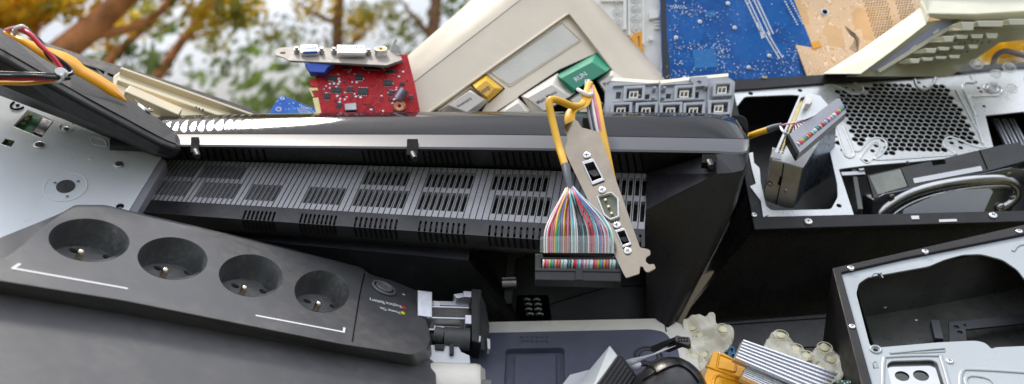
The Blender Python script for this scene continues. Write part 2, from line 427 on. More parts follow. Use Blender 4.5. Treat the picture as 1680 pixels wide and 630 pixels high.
def leaf_mats():
    out = []
    for nm, c, t in (('olive_leaves', (.26, .24, .03), .55), ('yellow_leaves', (.62, .42, .03), .6), ('green_leaves', (.12, .17, .035), .5)):
        m, nt, b = nodes(nm)
        tc = N(nt, 'ShaderNodeTexCoord'); n = N(nt, 'ShaderNodeTexNoise', Scale=1.4, Detail=3.0); nt.links.new(tc.outputs['Object'], n.inputs['Vector'])
        col = mixc(nt, ramp(nt, n.outputs[0], .35, .65), tuple(x*.6 for x in c), tuple(x*1.5 for x in c))
        nt.links.new(col, b.inputs['Base Color']); b.inputs['Roughness'].default_value = .55
        tr = N(nt, 'ShaderNodeBsdfTranslucent'); nt.links.new(col, tr.inputs[0])
        mx = N(nt, 'ShaderNodeMixShader'); mx.inputs[0].default_value = t
        nt.links.new(b.outputs[0], mx.inputs[1]); nt.links.new(tr.outputs[0], mx.inputs[2])
        nt.links.new(mx.outputs[0], [q for q in nt.nodes if q.type == 'OUTPUT_MATERIAL'][0].inputs[0])
        out.append(m)
    return out

def leafcloud(b, c, r, n, size):
    for _ in range(n):
        d = V((random.gauss(0, 1), random.gauss(0, 1), random.gauss(0, 1))).normalized()*(random.random()**.5)
        p = c+V((d.x*r[0], d.y*r[1], d.z*r[2]))
        a = V((random.uniform(-1, 1), random.uniform(-1, 1), random.uniform(-1, 1))).normalized()
        t = a.orthogonal().normalized()*size*random.uniform(.6, 1.3); s_ = a.cross(t).normalized()*size*.5
        b.mi = 0
        i = b.add([p-t, p-s_*.9, p+t, p+s_]); b.face([i, i+1, i+2, i+3])

def trees():
    lm = leaf_mats()
    bark = M('orange_bark', (.52, .21, .085), .9, var=.35, scale=7, bump=.4, bscale=60)
    bark2 = M('brown_bark', (.24, .12, .07), .9, var=.4, scale=7, bump=.4, bscale=60)
    # trunk path (px, py, distance); radius at base and top; leaf clumps (px, py, distance, rx, ry px, count, leaf kind)
    T = [
     ('thick leaning orange barked pine at the upper left, with yellow foliage', bark, 6.2, [(-330, 520), (-60, 230), (50, 128), (130, 62), (205, -5), (330, -150), (430, -420)], .125, .05,
        [(25, 10, 60, 45, 420, 1), (-40, 60, 70, 60, 300, 1), (80, 5, 50, 30, 200, 0), (330, 20, 50, 38, 160, 1), (120, 10, 45, 30, 160, 1), (30, 95, 60, 30, 200, 0), (390, 20, 40, 30, 120, 0), (250, -60, 150, 60, 500, 0), (420, -330, 280, 200, 1500, 0)],
        [((130, 62), (230, 40), (330, -30)), ((50, 128), (60, 40), (95, -60))]),
     ('slim orange branchless trunk leaning right, just right of the thick pine', bark, 7.4, [(-60, 640), (90, 210), (185, 95), (285, -8), (380, -160), (430, -420)], .047, .02,
        [(215, 90, 32, 30, 90, 2), (160, 60, 40, 30, 90, 1), (250, 30, 40, 30, 170, 0), (220, 40, 40, 24, 100, 1), (400, -300, 260, 170, 1200, 0)],
        [((185, 95), (170, 40), (150, -20))]),
     ('slender orange trunk leaning right in front of bright sky', bark, 8.2, [(80, 640), (210, 200), (262, 122), (300, 65), (352, -8), (420, -180), (520, -430)], .055, .022,
        [(262, 105, 30, 26, 70, 2), (350, 55, 42, 34, 150, 0), (400, 15, 50, 28, 190, 1), (450, 60, 50, 30, 90, 0), (375, 110, 50, 26, 60, 2), (520, -350, 240, 160, 1200, 0)],
        [((300, 65), (360, 50), (420, 20))]),
     ('upright brown tree with olive crown above the red circuit board', bark2, 9.5, [(552, 680), (552, 300), (553, 100), (556, 0), (566, -200), (560, -500)], .07, .035,
        [(585, 42, 42, 30, 160, 1), (520, 15, 46, 26, 160, 1), (600, 20, 50, 26, 160, 0), (640, 15, 30, 24, 50, 0), (480, 50, 50, 34, 90, 2), (540, 70, 40, 26, 70, 0), (560, -330, 260, 180, 1500, 0)],
        [((553, 100), (590, 60), (625, 30)), ((556, 40), (510, 20), (470, -10))]),
     ('dark brown trunk standing beside the beige terminal corner', bark2, 8.8, [(700, 680), (704, 300), (706, 100), (716, 0), (730, -200), (740, -480)], .075, .04,
        [(735, 15, 34, 22, 60, 2), (665, 50, 46, 36, 110, 0), (640, 100, 36, 26, 50, 2), (720, -300, 230, 170, 1300, 0)],
        [((708, 60), (680, 30), (650, -10))]),
     ('low pale green bush behind the small blue circuit board', bark2, 11, [(470, 330), (468, 250), (466, 190)], .03, .012,
        [(420, 172, 46, 18, 160, 2), (500, 165, 52, 22, 200, 2), (560, 190, 60, 24, 160, 0), (455, 215, 110, 40, 500, 2)],
        [((468, 250), (440, 215), (425, 180)), ((468, 250), (500, 210), (515, 170))]),
     ('sunlit yellow tree glimpsed in the gap below the ivory keyboard', bark2, 7.0, [(1730, 560), (1712, 200), (1700, 60), (1690, -100), (1690, -350)], .07, .03,
        [(1640, 85, 45, 26, 260, 1), (1690, 60, 60, 30, 240, 1), (1610, 60, 50, 20, 150, 1), (1690, -260, 200, 150, 900, 0)],
        [((1712, 200), (1670, 110), (1640, 80))]),
    ]
    for label, bk, d, path, r0, r1, clumps, limbs in T:
        base = P(path[0][0], path[0][1], d); base.z = 0
        kind = 'bush' if 'bush' in label else 'pine_tree' if 'pine' in label else 'tree'
        root = thing(kind, label, 'bush' if kind == 'bush' else 'tree', base, 'trees behind the scrap heap')
        b = MB(); b.tube([base-V((0, 0, .05))]+[P(x, y, d) for x, y in path[1:]], r0, 10, 6, r1=r1)
        b.build('trunk', bk, root)
        for lb in limbs:
            l = MB(); l.tube([P(x, y, d+.05*i) for i, (x, y) in enumerate(lb)], r1*.9, 7, 5, r1=.006)
            l.build('limb', bk, root)
        for k in sorted(set(c[5] for c in clumps)):
            c_ = MB()
            for (x, y, rx, ry, n, kk) in clumps:
                if kk != k: continue
                leafcloud(c_, P(x, y, d), (rx*d/F, max(rx, ry)*d/F, ry*d/F), n, .035 if n < 400 else .06)
            c_.build('crown', lm[k], root)
    # the wood behind, plus an added unseen ring: one mass nobody could count
    b = MB()
    for i in range(55):
        x = random.uniform(-14, 14); y = random.uniform(19, 27); z = random.uniform(.5, 4.5)*(1-.2*random.random())
        leafcloud(b, V((x, y, z)), (1.1, 1, .7), 34, .15)
    for i in range(230):  # unseen clumps ringing the camera, added to darken and break up reflections
        a = math.radians(random.uniform(52, 308)); r = random.uniform(4.5, 9)
        leafcloud(b, V((math.sin(a)*r, math.cos(a)*r, random.uniform(.3, 1)*r*.5)), (.8, .8, .5), 40, .16)
    for i in range(58):
        x = random.uniform(-17, 17); y = random.uniform(18, 26)
        leafcloud(b, V((x, y, random.uniform(.2, 1.9))), (1.2, 1, .8), 26, .28)
    tag(b.build('woodland_and_added_ring', lm[2]), 'pale blurred woodland far behind the scrap heap, plus added unseen foliage round the viewer', 'woodland', kind='stuff')
def mpp(pl, px, py):   # metres per pixel at that spot of the plane
    return (pl.hit(px, py)-CAM).dot(fw)/F
def screw(root, pl, px, py, rp, h=0, mat='steel', name='screw', hole=False):
    r = rp*mpp(pl, px, py)
    u, v = pl.uv(px, py, h)
    b = MB()
    b.cyl(pl, u, v, r, h-.0005, h+r*.25, 20, cap=False)
    b.dome(pl, u, v, r, h+r*.25, r*.28)
    b.mi = 1
    a = random.uniform(0, 1.5)
    for k in (0, 1):
        c, s_ = math.cos(a+k*math.pi/2), math.sin(a+k*math.pi/2)
        w_, l_ = r*.11, r*.52
        q = [(u+c*x*l_-s_*y*w_, v+s_*x*l_+c*y*w_) for x, y in ((-1, -1), (1, -1), (1, 1), (-1, 1))]
        b.plate(pl, q, (), h+r*.40, h+r*.545)
    return b.build(name, [mt[mat], mt['ups_dark']], root)
def text(root, pl, s, x1, y1, x2, y2, mat, h=.0003, hs=1.0, name='lettering', width=None):
    """words along the line from pixel 1 to pixel 2 on a plane"""
    cu = bpy.data.curves.new(name, 'FONT'); cu.body = s; cu.size = 1; cu.offset = .012; cu.resolution_u = 3
    o = bpy.data.objects.new(name, cu); COL.objects.link(o)
    dg = bpy.context.evaluated_depsgraph_get()
    me = bpy.data.meshes.new_from_object(o.evaluated_get(dg)); bpy.data.objects.remove(o)
    a = V(pl.uv(x1, y1, h)); c = V(pl.uv(x2, y2, h))
    xs = [v.co.x for v in me.vertices]; W = max(xs)-min(xs); x0 = min(xs)
    d = (c-a); sc = d.length/W; d.normalize(); e = V((-d.y, d.x))
    b = MB()
    i0 = b.add([pl.w(*(a+d*(v.co.x-x0)*sc+e*v.co.y*sc*hs), h) for v in me.vertices])
    for p in me.polygons: b.face([i0+i for i in p.vertices])
    return b.build(name, mt[mat], root)
def oval(px, py, rp, pl, h=0, n=20): return pl.circ(px, py, rp*mpp(pl, px, py), h, n)

# ================================================================ UPS / multi-socket unit
def ups():
    pl = Pl((146, 394, .605), (528, 478, .69), (146, 360, .628))
    root = thing('power_backup_unit', 'large dark grey plastic power unit with four round sockets and power button, lower left', 'power supply unit', pl.w(*pl.uv(300, 470), -.04))
    q = -.012
    top = [(-70, 490), (-70, 385), (-8, 436), (96, 352), (124, 338), (176, 338), (590, 435), (604, 450), (690, 470), (707, 560), (690, 584), (668, 584), (590, 568), (200, 498)]
    top = [(-160, 434), (-120, 400), (2, 431), (103, 352), (122, 340), (172, 339), (590, 437), (608, 450), (688, 470), (706, 556), (700, 576), (678, 585), (580, 569), (200, 496)]
    top = [(-150, 330), (8, 428), (104, 351), (124, 339), (172, 339), (592, 438), (610, 452), (687, 470), (706, 555), (700, 572), (676, 582), (560, 564), (200, 492), (-150, 436)]
    base = [(-158, 325), (6, 426), (101, 349), (123, 336), (172, 336), (594, 435), (612, 449), (690, 468), (712, 556), (710, 585), (682, 602), (560, 580), (200, 515), (-158, 456)]
    T = pl.L(top); B = pl.L(base, q)
    socks = [(146, 394, 66.5, 35), (283, 424, 57.5, 34.5), (411.5, 452, 52.5, 34.5), (528, 478, 45, 34.5)]
    pins = [(134, 411), (272.6, 441), (402.5, 470), (524, 496)]
    hl = [((121, 411), (176, 422)), ((259, 440), (309, 448)), ((386, 469), (432, 478)), ((504, 494), (547, 503))]
    holes = [pl.ell(x, y, rx, ry, 0, 40, math.radians(4)) for x, y, rx, ry in socks]
    rb, rl = [], []
    b = MB()
    b.plate(pl, rnd(T, [.004]*len(T), 4), holes, -.0005, 0, back=False)
    # sloping apron from top edge to deck
    a = MB()
    Tr = rnd(T, .004, 4)
    Br = rnd(B, .004, 4)
    if area2(Tr) < 0: Tr, Br = Tr[::-1], Br[::-1]
    n = len(Tr)
    i1 = a.add([pl.w(*p, -.0003) for p in Tr]); i2 = a.add([pl.w(*p, q) for p in Br])
    for i in range(n): j = (i+1) % n; a.face([i1+i, i2+i, i2+j, i1+j])
    b.build('top_panel', mt['ups'], root, bevel=.0004)
    a.build('panel_rim', mt['ups'], root)
    # deck and case: the deck runs on behind and in front of the panel
    deck = MB()
    case = pl.L([(-300, 260), (-60, 400), (-20, 398), (60, 366), (101, 349), (123, 336), (172, 336), (594, 435), (640, 452), (694, 466), (713, 560), (716, 640), (722, 720), (500, 760), (-300, 640)], q)
    deck.plate(pl, rnd(case, .006), [pl.ell(x, y, rx*.97, ry*.97, q, 40) for x, y, rx, ry in socks], -.085, q)
    deck.build('case', mt['ups'], root, bevel=.0025, seg=3)
    for (x, y, rx, ry), pn, hh in zip(socks, pins, hl):
        s = MB(); dp = -.020
        rim = pl.ell(x, y, rx, ry, 0, 40, math.radians(4)); cu, cv = pl.uv(x, y)
        sh = lambda f, h: [pl.w(cu+(p[0]-cu)*f, cv+(p[1]-cv)*f, h) for p in rim]
        s.smooth = True
        s.grid([sh(1.0, .0002), sh(.985, -.0006), sh(.975, dp+.001), sh(.95, dp)], close=True)
        s.smooth = False
        fl = [(cu+(p[0]-cu)*.95, cv+(p[1]-cv)*.95) for p in rim]
        hs = []
        for (hx, hy) in hh: hs.append(pl.circ(hx, hy, .0030, dp))
        s.mi = 2
        s.plate(pl, fl, hs, dp-.002, dp, back=False)
        s.mi = 1
        for (hx, hy) in hh: c = pl.uv(hx, hy, dp); s.cyl(pl, c[0], c[1], .0034, dp-.006, dp-.002, cap=True)
        s.mi = 0
        so = s.build('socket', [mt['socket'], mt['void'], mt['dusty_floor']], root)
        e = MB(); u, v = pl.uv(*pn, -.004)
        e.cyl(pl, u, v, .0023, dp, -.0055, 20, cap=False); e.dome(pl, u, v, .0023, -.0055, .0021)
        e.build('earth_pin', mt['brass'], so)
    # seam between sockets and control panel
    s = MB()
    sm = [(598, 449), (591, 480), (585, 515), (578, 560)]
    s.tube([pl.hit(x, y, .0001) for x, y in sm], .0005, 6, 5)
    s.build('panel_seam', mt['void'], root)
    # power button
    cu, cv = pl.uv(628.7, 474.4)
    k = mpp(pl, 628, 474)
    s = MB()
    s.ring(pl, cu, cv, 19.5*k, 2.2*k, .0012); s.cyl(pl, cu, cv, 14.5*k, -.001, .0022, 28); s.ring(pl, cu, cv, 12.5*k, 1.6*k, .0022)
    bt = s.build('power_button', mt['button'], root)
    s = MB(); s.ring(pl, cu, cv, 7.5*k, .8*k, .0018, a0=math.radians(-60), a1=math.radians(240)); s.tube([pl.w(cu, cv-2*k, .0019), pl.w(cu, cv-9*k, .0019)], .8*k, 6, 1)
    s.build('power_symbol', mt['ups'], bt)
    screw(root, pl, 663, 483, 4, 0, 'steel', 'button_screw')
    for (x, y, m, nm) in ((662.4, 505, 'red_led', 'replace_battery_light'), (660.8, 513.8, 'yellow_led', 'power_light')):
        s = MB(); u, v = pl.uv(x, y); s.cyl(pl, u, v, 4*mpp(pl, x, y), -.0005, .0004, 18); s.build(nm, mt[m], root)
    text(root, pl, 'Replace Battery', 657, 500.5, 605, 489, 'text_white', hs=1.5)
    text(root, pl, 'Power On', 655, 511, 623, 503, 'text_white', hs=1.5)
    for pts in ([(32, 433), (21, 440), (208, 473)], [(421, 517.5), (564, 544.5), (565, 538)]):
        s = MB()
        for (x1, y1), (x2, y2) in zip(pts, pts[1:]):
            A, B_ = V(pl.uv(x1, y1, .0002)), V(pl.uv(x2, y2, .0002)); d = (B_-A).normalized(); e = V((-d.y, d.x))*.00075
            A -= d*.0006; B_ += d*.0006
            s.plate(pl, [tuple(A-e), tuple(B_-e), tuple(B_+e), tuple(A+e)], (), -.0004, .0002+.0001*len(s.f)/20)
        s.build('printed_line', mt['text_white'], root)

# ================================================================ optical drive, left
def drive_left():
    pl = Pl((264, 259, .765), (209, 348, .722), (0, 157, .79))
    root = thing('disc_drive', 'flat pale grey painted steel drive with hub disc and green board windows, far left', 'disc drive', pl.w(*pl.uv(100, 300), -.02))
    out = pl.L([(-90, 110), (0, 155), (134, 203), (265, 257), (209, 349), (180, 395), (60, 440), (-90, 470)])
    holes = [pl.L([(22, 207), (46, 180), (89, 198), (68, 226)]), pl.L([(2, 236), (9, 227), (25, 231), (18, 241)]), oval(197, 338, 6.5, pl), oval(197, 239, 3, pl), oval(121.5, 203, 2.6, pl)]
    b = MB(); b.plate(pl, out, holes, -.0012, 0)
    b.build('top_plate', mt['plate_left'], root, bevel=.0003)
    s = MB(); o2 = pl.L([(-88, 112), (0, 157), (134, 205), (263, 259), (208, 349), (180, 395), (60, 440), (-88, 470)])
    s.plate(pl, o2, (), -.032, -.006); s.build('drive_body', mt['ups_dark'], root)
    s = MB(); s.plate(pl, pl.L([(264, 257), (273, 263), (222, 352), (209, 349)]), (), -.03, -.001); s.build('side_frame', mt['grey_wire'], root, bevel=.0006)
    # green board seen through the windows
    s = MB(); s.plate(pl, pl.L([(20, 205), (46, 176), (69, 187), (46, 222)]), (), -.0058, -.004); s.plate(pl, pl.L([(0, 234), (9, 224), (28, 230), (18, 244)]), (), -.0058, -.004)
    g = s.build('circuit_board', mt['green_pcb'], root)
    s = MB()
    for x, y in ((49, 188), (44, 195), (38, 202), (17, 233)):
        s.plate(pl, pl.L([(x-4, y-1), (x+3, y-2.5), (x+4, y+.5), (x-3, y+2)], -.003), (), -.0042, -.003)
    s.build('contact_pad', mt['gold'], g)
    s = MB(); s.plate(pl, pl.L([(69, 192), (86, 199), (70, 222), (50, 214)], -.004), (), -.0055, -.004); s.build('metal_tray', mt['dull_steel'], root)
    for x, y, r in ((64, 239, 8.5), (195, 271, 7.5), (108, 212, 5)): screw(root, pl, x, y, r, .0003)
    cu, cv = pl.uv(108, 307); k = mpp(pl, 108, 307)
    s = MB(); s.cyl(pl, cu, cv, 33*k, -.0005, .0004, 48); s.ring(pl, cu, cv, 33*k, .0004, .0004, 48)
    h = s.build('hub_disc', mt['plate_left'], root)
    s = MB(); s.cyl(pl, cu, cv, 14.5*k, .0003, .0012, 32); s.ring(pl, cu, cv, 4*k, .0005, .0012); s.build('hub_centre', mt['ups_dark'], h)
    for x, y in ((90, 300.5), (128, 298), (110, 323)): screw(h, pl, x, y, 3, .0004, 'alu', 'rivet')
    # embossed slot, dimple, spiral
    s = MB(); ring = rnd(pl.L([(147, 224), (172, 229), (177, 240.5), (152, 237)]), .003); s.tube([pl.w(*p, 0) for p in ring+ring[:1]], .0005, 6, 1, caps=False)
    cu, cv = pl.uv(147.5, 259.6); s.ring(pl, cu, cv, 4.5*k, .0004, .0001); s.dome(pl, cu, cv, 4*k, 0, .0005)
    cu, cv = pl.uv(109, 209); s.ring(pl, cu, cv, 12*k, .0006, .0001, a0=2.6, a1=6.2)
    s.build('embossing', mt['plate_left'], root)
    s = MB(); cu, cv = pl.uv(29, 173); s.ring(pl, cu, cv, 11*k, .0009, .0001, a0=2.4, a1=6.0); s.cyl(pl, cu, cv, 3.4*k, -.0005, .0005); s.build('spring_slot', mt['void'], root)
    s = MB(); cu, cv = pl.uv(197, 338, -.004); s.cyl(pl, cu, cv, 7*k, -.0058, -.004); s.ring(pl, cu, cv, 4.2*k, .0006, -.0038); s.build('screw_recess', mt['dull_steel'], root)

# ================================================================ black bezel slab + rear panel + cream bracket
def slabs():
    root = thing('monitor_casing', 'long black plastic casing bar slanting down over the pale grey drive at left', 'monitor casing', P(150, 170, .72))
    b = MB()
    rows = []
    # sections along the slab: left end -> rounded right end
    secs = [
      [(-80, 6, .735), (-80, 40, .665), (-80, 51, .655), (-80, 62, .655), (-80, 96, .67), (-80, 128, .75)],
      [(0, 46, .74), (0, 80, .675), (0, 90, .668), (0, 100, .668), (0, 139, .685), (0, 157, .765)],
      [(110, 97, .75), (118, 147, .69), (118, 156, .684), (117, 164, .684), (112, 186, .70), (100, 194, .772)],
      [(205, 160, .76), (212, 198, .705), (211, 207, .70), (210, 213, .70), (204, 226, .712), (196, 234, .775)],
      [(262, 196, .765), (266, 227, .717), (265, 235, .712), (263, 241, .712), (258, 251, .722), (252, 257, .775)],
      [(286, 214, .768), (288, 236, .724), (287, 243, .719), (283, 249, .719), (277, 256, .727), (270, 260, .775)],
      [(295, 228, .77), (296, 240, .735), (294, 247, .73), (290, 252, .73), (283, 257, .735), (276, 261, .775)],
      [(297, 240, .775), (296, 246, .745), (294, 250, .742), (290, 254, .742), (285, 258, .745), (280, 261, .778)]]
    b.pgrid(secs)
    body = b.build('case_bar', mt['matte_black'], root, bevel=.0012, seg=2)
    s = MB()
    s.tube([P(*p) for p in ((-80, 40, .6648), (0, 80, .6748), (118, 147, .6898), (212, 198, .7048), (266, 227, .7168), (288, 236, .7238))], .00045, 6, 4)
    s.build('seam_groove', mt['void'], root)
    s = MB()
    s.pgrid([[(-80, 6, .737), (0, 46, .742), (110, 97, .752), (205, 160, .762), (262, 196, .767), (295, 228, .772)], [(-80, 40, .80), (0, 80, .80), (110, 130, .80), (205, 180, .80), (262, 215, .80), (295, 240, .80)]])
    s.build('inner_shell', mt['matte_black'], root)
    # panel behind
    pl = Pl((200, 105, .88), (430, 182, .90), (230, 180, .84))
    root = thing('black_cover_panel', 'thin matt black panel rising behind the cream bracket, its sloping edge against the sky', 'cover panel', pl.w(*pl.uv(250, 170), -.02))
    b = MB()
    e = [(70, 68), (140, 92), (215, 113), (290, 137), (350, 157), (400, 174), (428, 186), (445, 200), (440, 240), (100, 230), (60, 120)]
    b.plate(pl, pl.L(e), [pl.L([(133, 104), (143, 110), (163, 119), (156, 112)]), pl.L([(150, 108), (172, 117), (170, 122), (165, 117)]), pl.L([(176, 119), (198, 127), (196, 131), (178, 124)])], -.012, 0)
    b.build('panel_board', mt['matte_black'], root, bevel=.001)
    # cream bracket
    pl = Pl((200, 118, .83), (398, 188, .86), (215, 185, .80))
    root = thing('cream_bracket', 'cream ribbed plastic bracket wedged between the two black casings', 'bracket', pl.w(*pl.uv(280, 175), -.01))
    b = MB(); b.plate(pl, rnd(pl.L([(186, 124), (200, 115), (222, 122), (300, 151), (402, 190), (395, 215), (230, 215), (186, 160)]), .002), (), -.014, 0)
    b.build('base_plate', mt['cream'], root, bevel=.001)
    s = MB()
    for (a, c, w_, hh) in (((196, 120), (412, 196), 5.5, .006), ((192, 135), (370, 197), 9, .004), ((205, 158), (292, 196), 20, .009)):
        A, C = V(pl.uv(*a)), V(pl.uv(*c)); d = (C-A).normalized(); e_ = V((-d.y, d.x))*w_*mpp(pl, *a)*.5
        s.plate(pl, rnd([tuple(A-e_), tuple(C-e_), tuple(C+e_), tuple(A+e_)], .001), (), -.001, hh)
    s.build('rib', mt['cream'], root, bevel=.0008)
    screw(root, pl, 247, 181, 4, .009, 'nickel'); 
    b = MB()
    for x, y in ((322, 176), (327, 178), (333, 180)): c = pl.uv(x, y, .004); b.cyl(pl, c[0], c[1], .0006, .003, .0046, 8)
    b.build('pin_holes', mt['void'], root)
    # scraps of torn plastic film
    b = MB(); b.smooth = True
    g = []
    for i in range(9):
        r = []
        for j in range(7):
            x = 222+i*6+j*1.5; y = 163+i*5.2+j*3.6
            r.append((x+random.uniform(-1, 1), y, .765+.008*math.sin(i*1.3+j)+.006*random.random()))
        g.append(r)
    b.pgrid(g)
    tag(b.build('torn_film', mt['clearwhite'], solid=.0004), 'torn milky plastic film tucked behind the end of the black casing bar', 'plastic film')

def wires_left():
    root = thing('wire_harness', 'bundle of red, pink, black and yellow wires looped over the black casing bar at left', 'wire harness', P(60, 100, .66))
    wires = [('pink_wire', 0, 0), ('red_wire', 2.5, 2), ('black_wire', -2, 5), ('grey_wire', -4, 1), ('black_wire', 4, -2), ('yellow_cable', 1, 6), ('black_wire', -5, 3)]
    for i, (m, dx, dy) in enumerate(wires):
        f = i*.0008+(.008 if m in ('pink_wire', 'red_wire') else 0)
        t = i/6
        path = [(8, 50+dy*.3, .69), (26, 46+dy*.4, .672-f), (46, 53+dy*.5, .664-f), (66, 72+dx, .664-f), (84+dx, 92+dy*.4, .664-f), (97+dx*.7, 108+dy*.3, .664-f)]
        if m in ('pink_wire', 'red_wire', 'yellow_cable'):
            path += [(101+dx, 119, .664-f), (100, 126, .662)]
            path = path[:6]+[(99+dx*.6, 117, .664-f)]
        else:
            path = path[:5]+[(104+dx, 101+i, .667-f), (113+dx*1.2, 112+i, .668-f), (112+dx, 122+dy*.3, .664-f), (100, 124+dy*.5, .66-f), (60, 123+dy*.7, .655-f), (20, 122+dy*.9, .652-f), (-60, 120+dy, .65-f)]
        b = MB(); b.tube([P(*p) for p in path], .0013, 8, 6); b.build('wire', mt[m], root)
    for m, y, dd in (('red_wire', 130, .65), ('yellow_cable', 137, .655), ('black_wire', 125, .648)):
        b = MB(); b.tube([P(-60, y, dd), P(0, y-1, dd), P(50, y-.5, dd), P(98, 129+(y-130)*.2, dd+.006), P(114, 128, dd+.012)], .0014, 8, 6); b.build('wire', mt[m], root)
    b = MB()
    pl = Pl((99, 120, .652), (110, 120, .652), (99, 130, .651))
    b.plate(pl, rnd(pl.L([(90, 114), (97, 111), (106, 112), (109, 118), (105, 124), (96, 124), (91, 120)]), .001), (), -.004, .001)
    b.tube([P(100, 122, .65), P(103, 128, .652), (P(99, 133, .654)), P(92, 133, .656)], .0012, 8, 5)
    b.build('cable_tie', mt['clearwhite'], root, bevel=.0004)
    b = MB(); b.tube([P(24, 52, .662), P(27, 46, .655), P(36, 43, .656), P(44, 47, .662)], .0013, 8, 5); b.tube([P(23, 49, .66), P(24, 57, .664)], .0013, 8, 1)
    b.build('cable_tie', mt['clearwhite'], root)
    # flat orange cable
    b = MB(); b.smooth = True
    up_ = [(6, 50, .682), (40, 62, .684), (70, 75, .69), (88, 80, .70), (108, 86, .705), (126, 96, .71), (140, 110, .715), (166, 124, .725), (190, 140, .735), (207, 163, .742)]
    lo_ = [(4, 54, .680), (38, 74, .680), (66, 92, .685), (84, 103, .69), (100, 112, .695), (116, 118, .70), (134, 127, .705), (158, 141, .715), (180, 156, .725), (208, 168, .740)]
    b.pgrid([up_, [((a[0]+c[0])/2, (a[1]+c[1])/2, (a[2]+c[2])/2-.002) for a, c in zip(up_, lo_)], lo_])
    tag(b.build('flat_ribbon_cable', mt['orange_film'], solid=.0005), 'wide flat orange ribbon cable lying along the top of the black casing bar', 'ribbon cable')

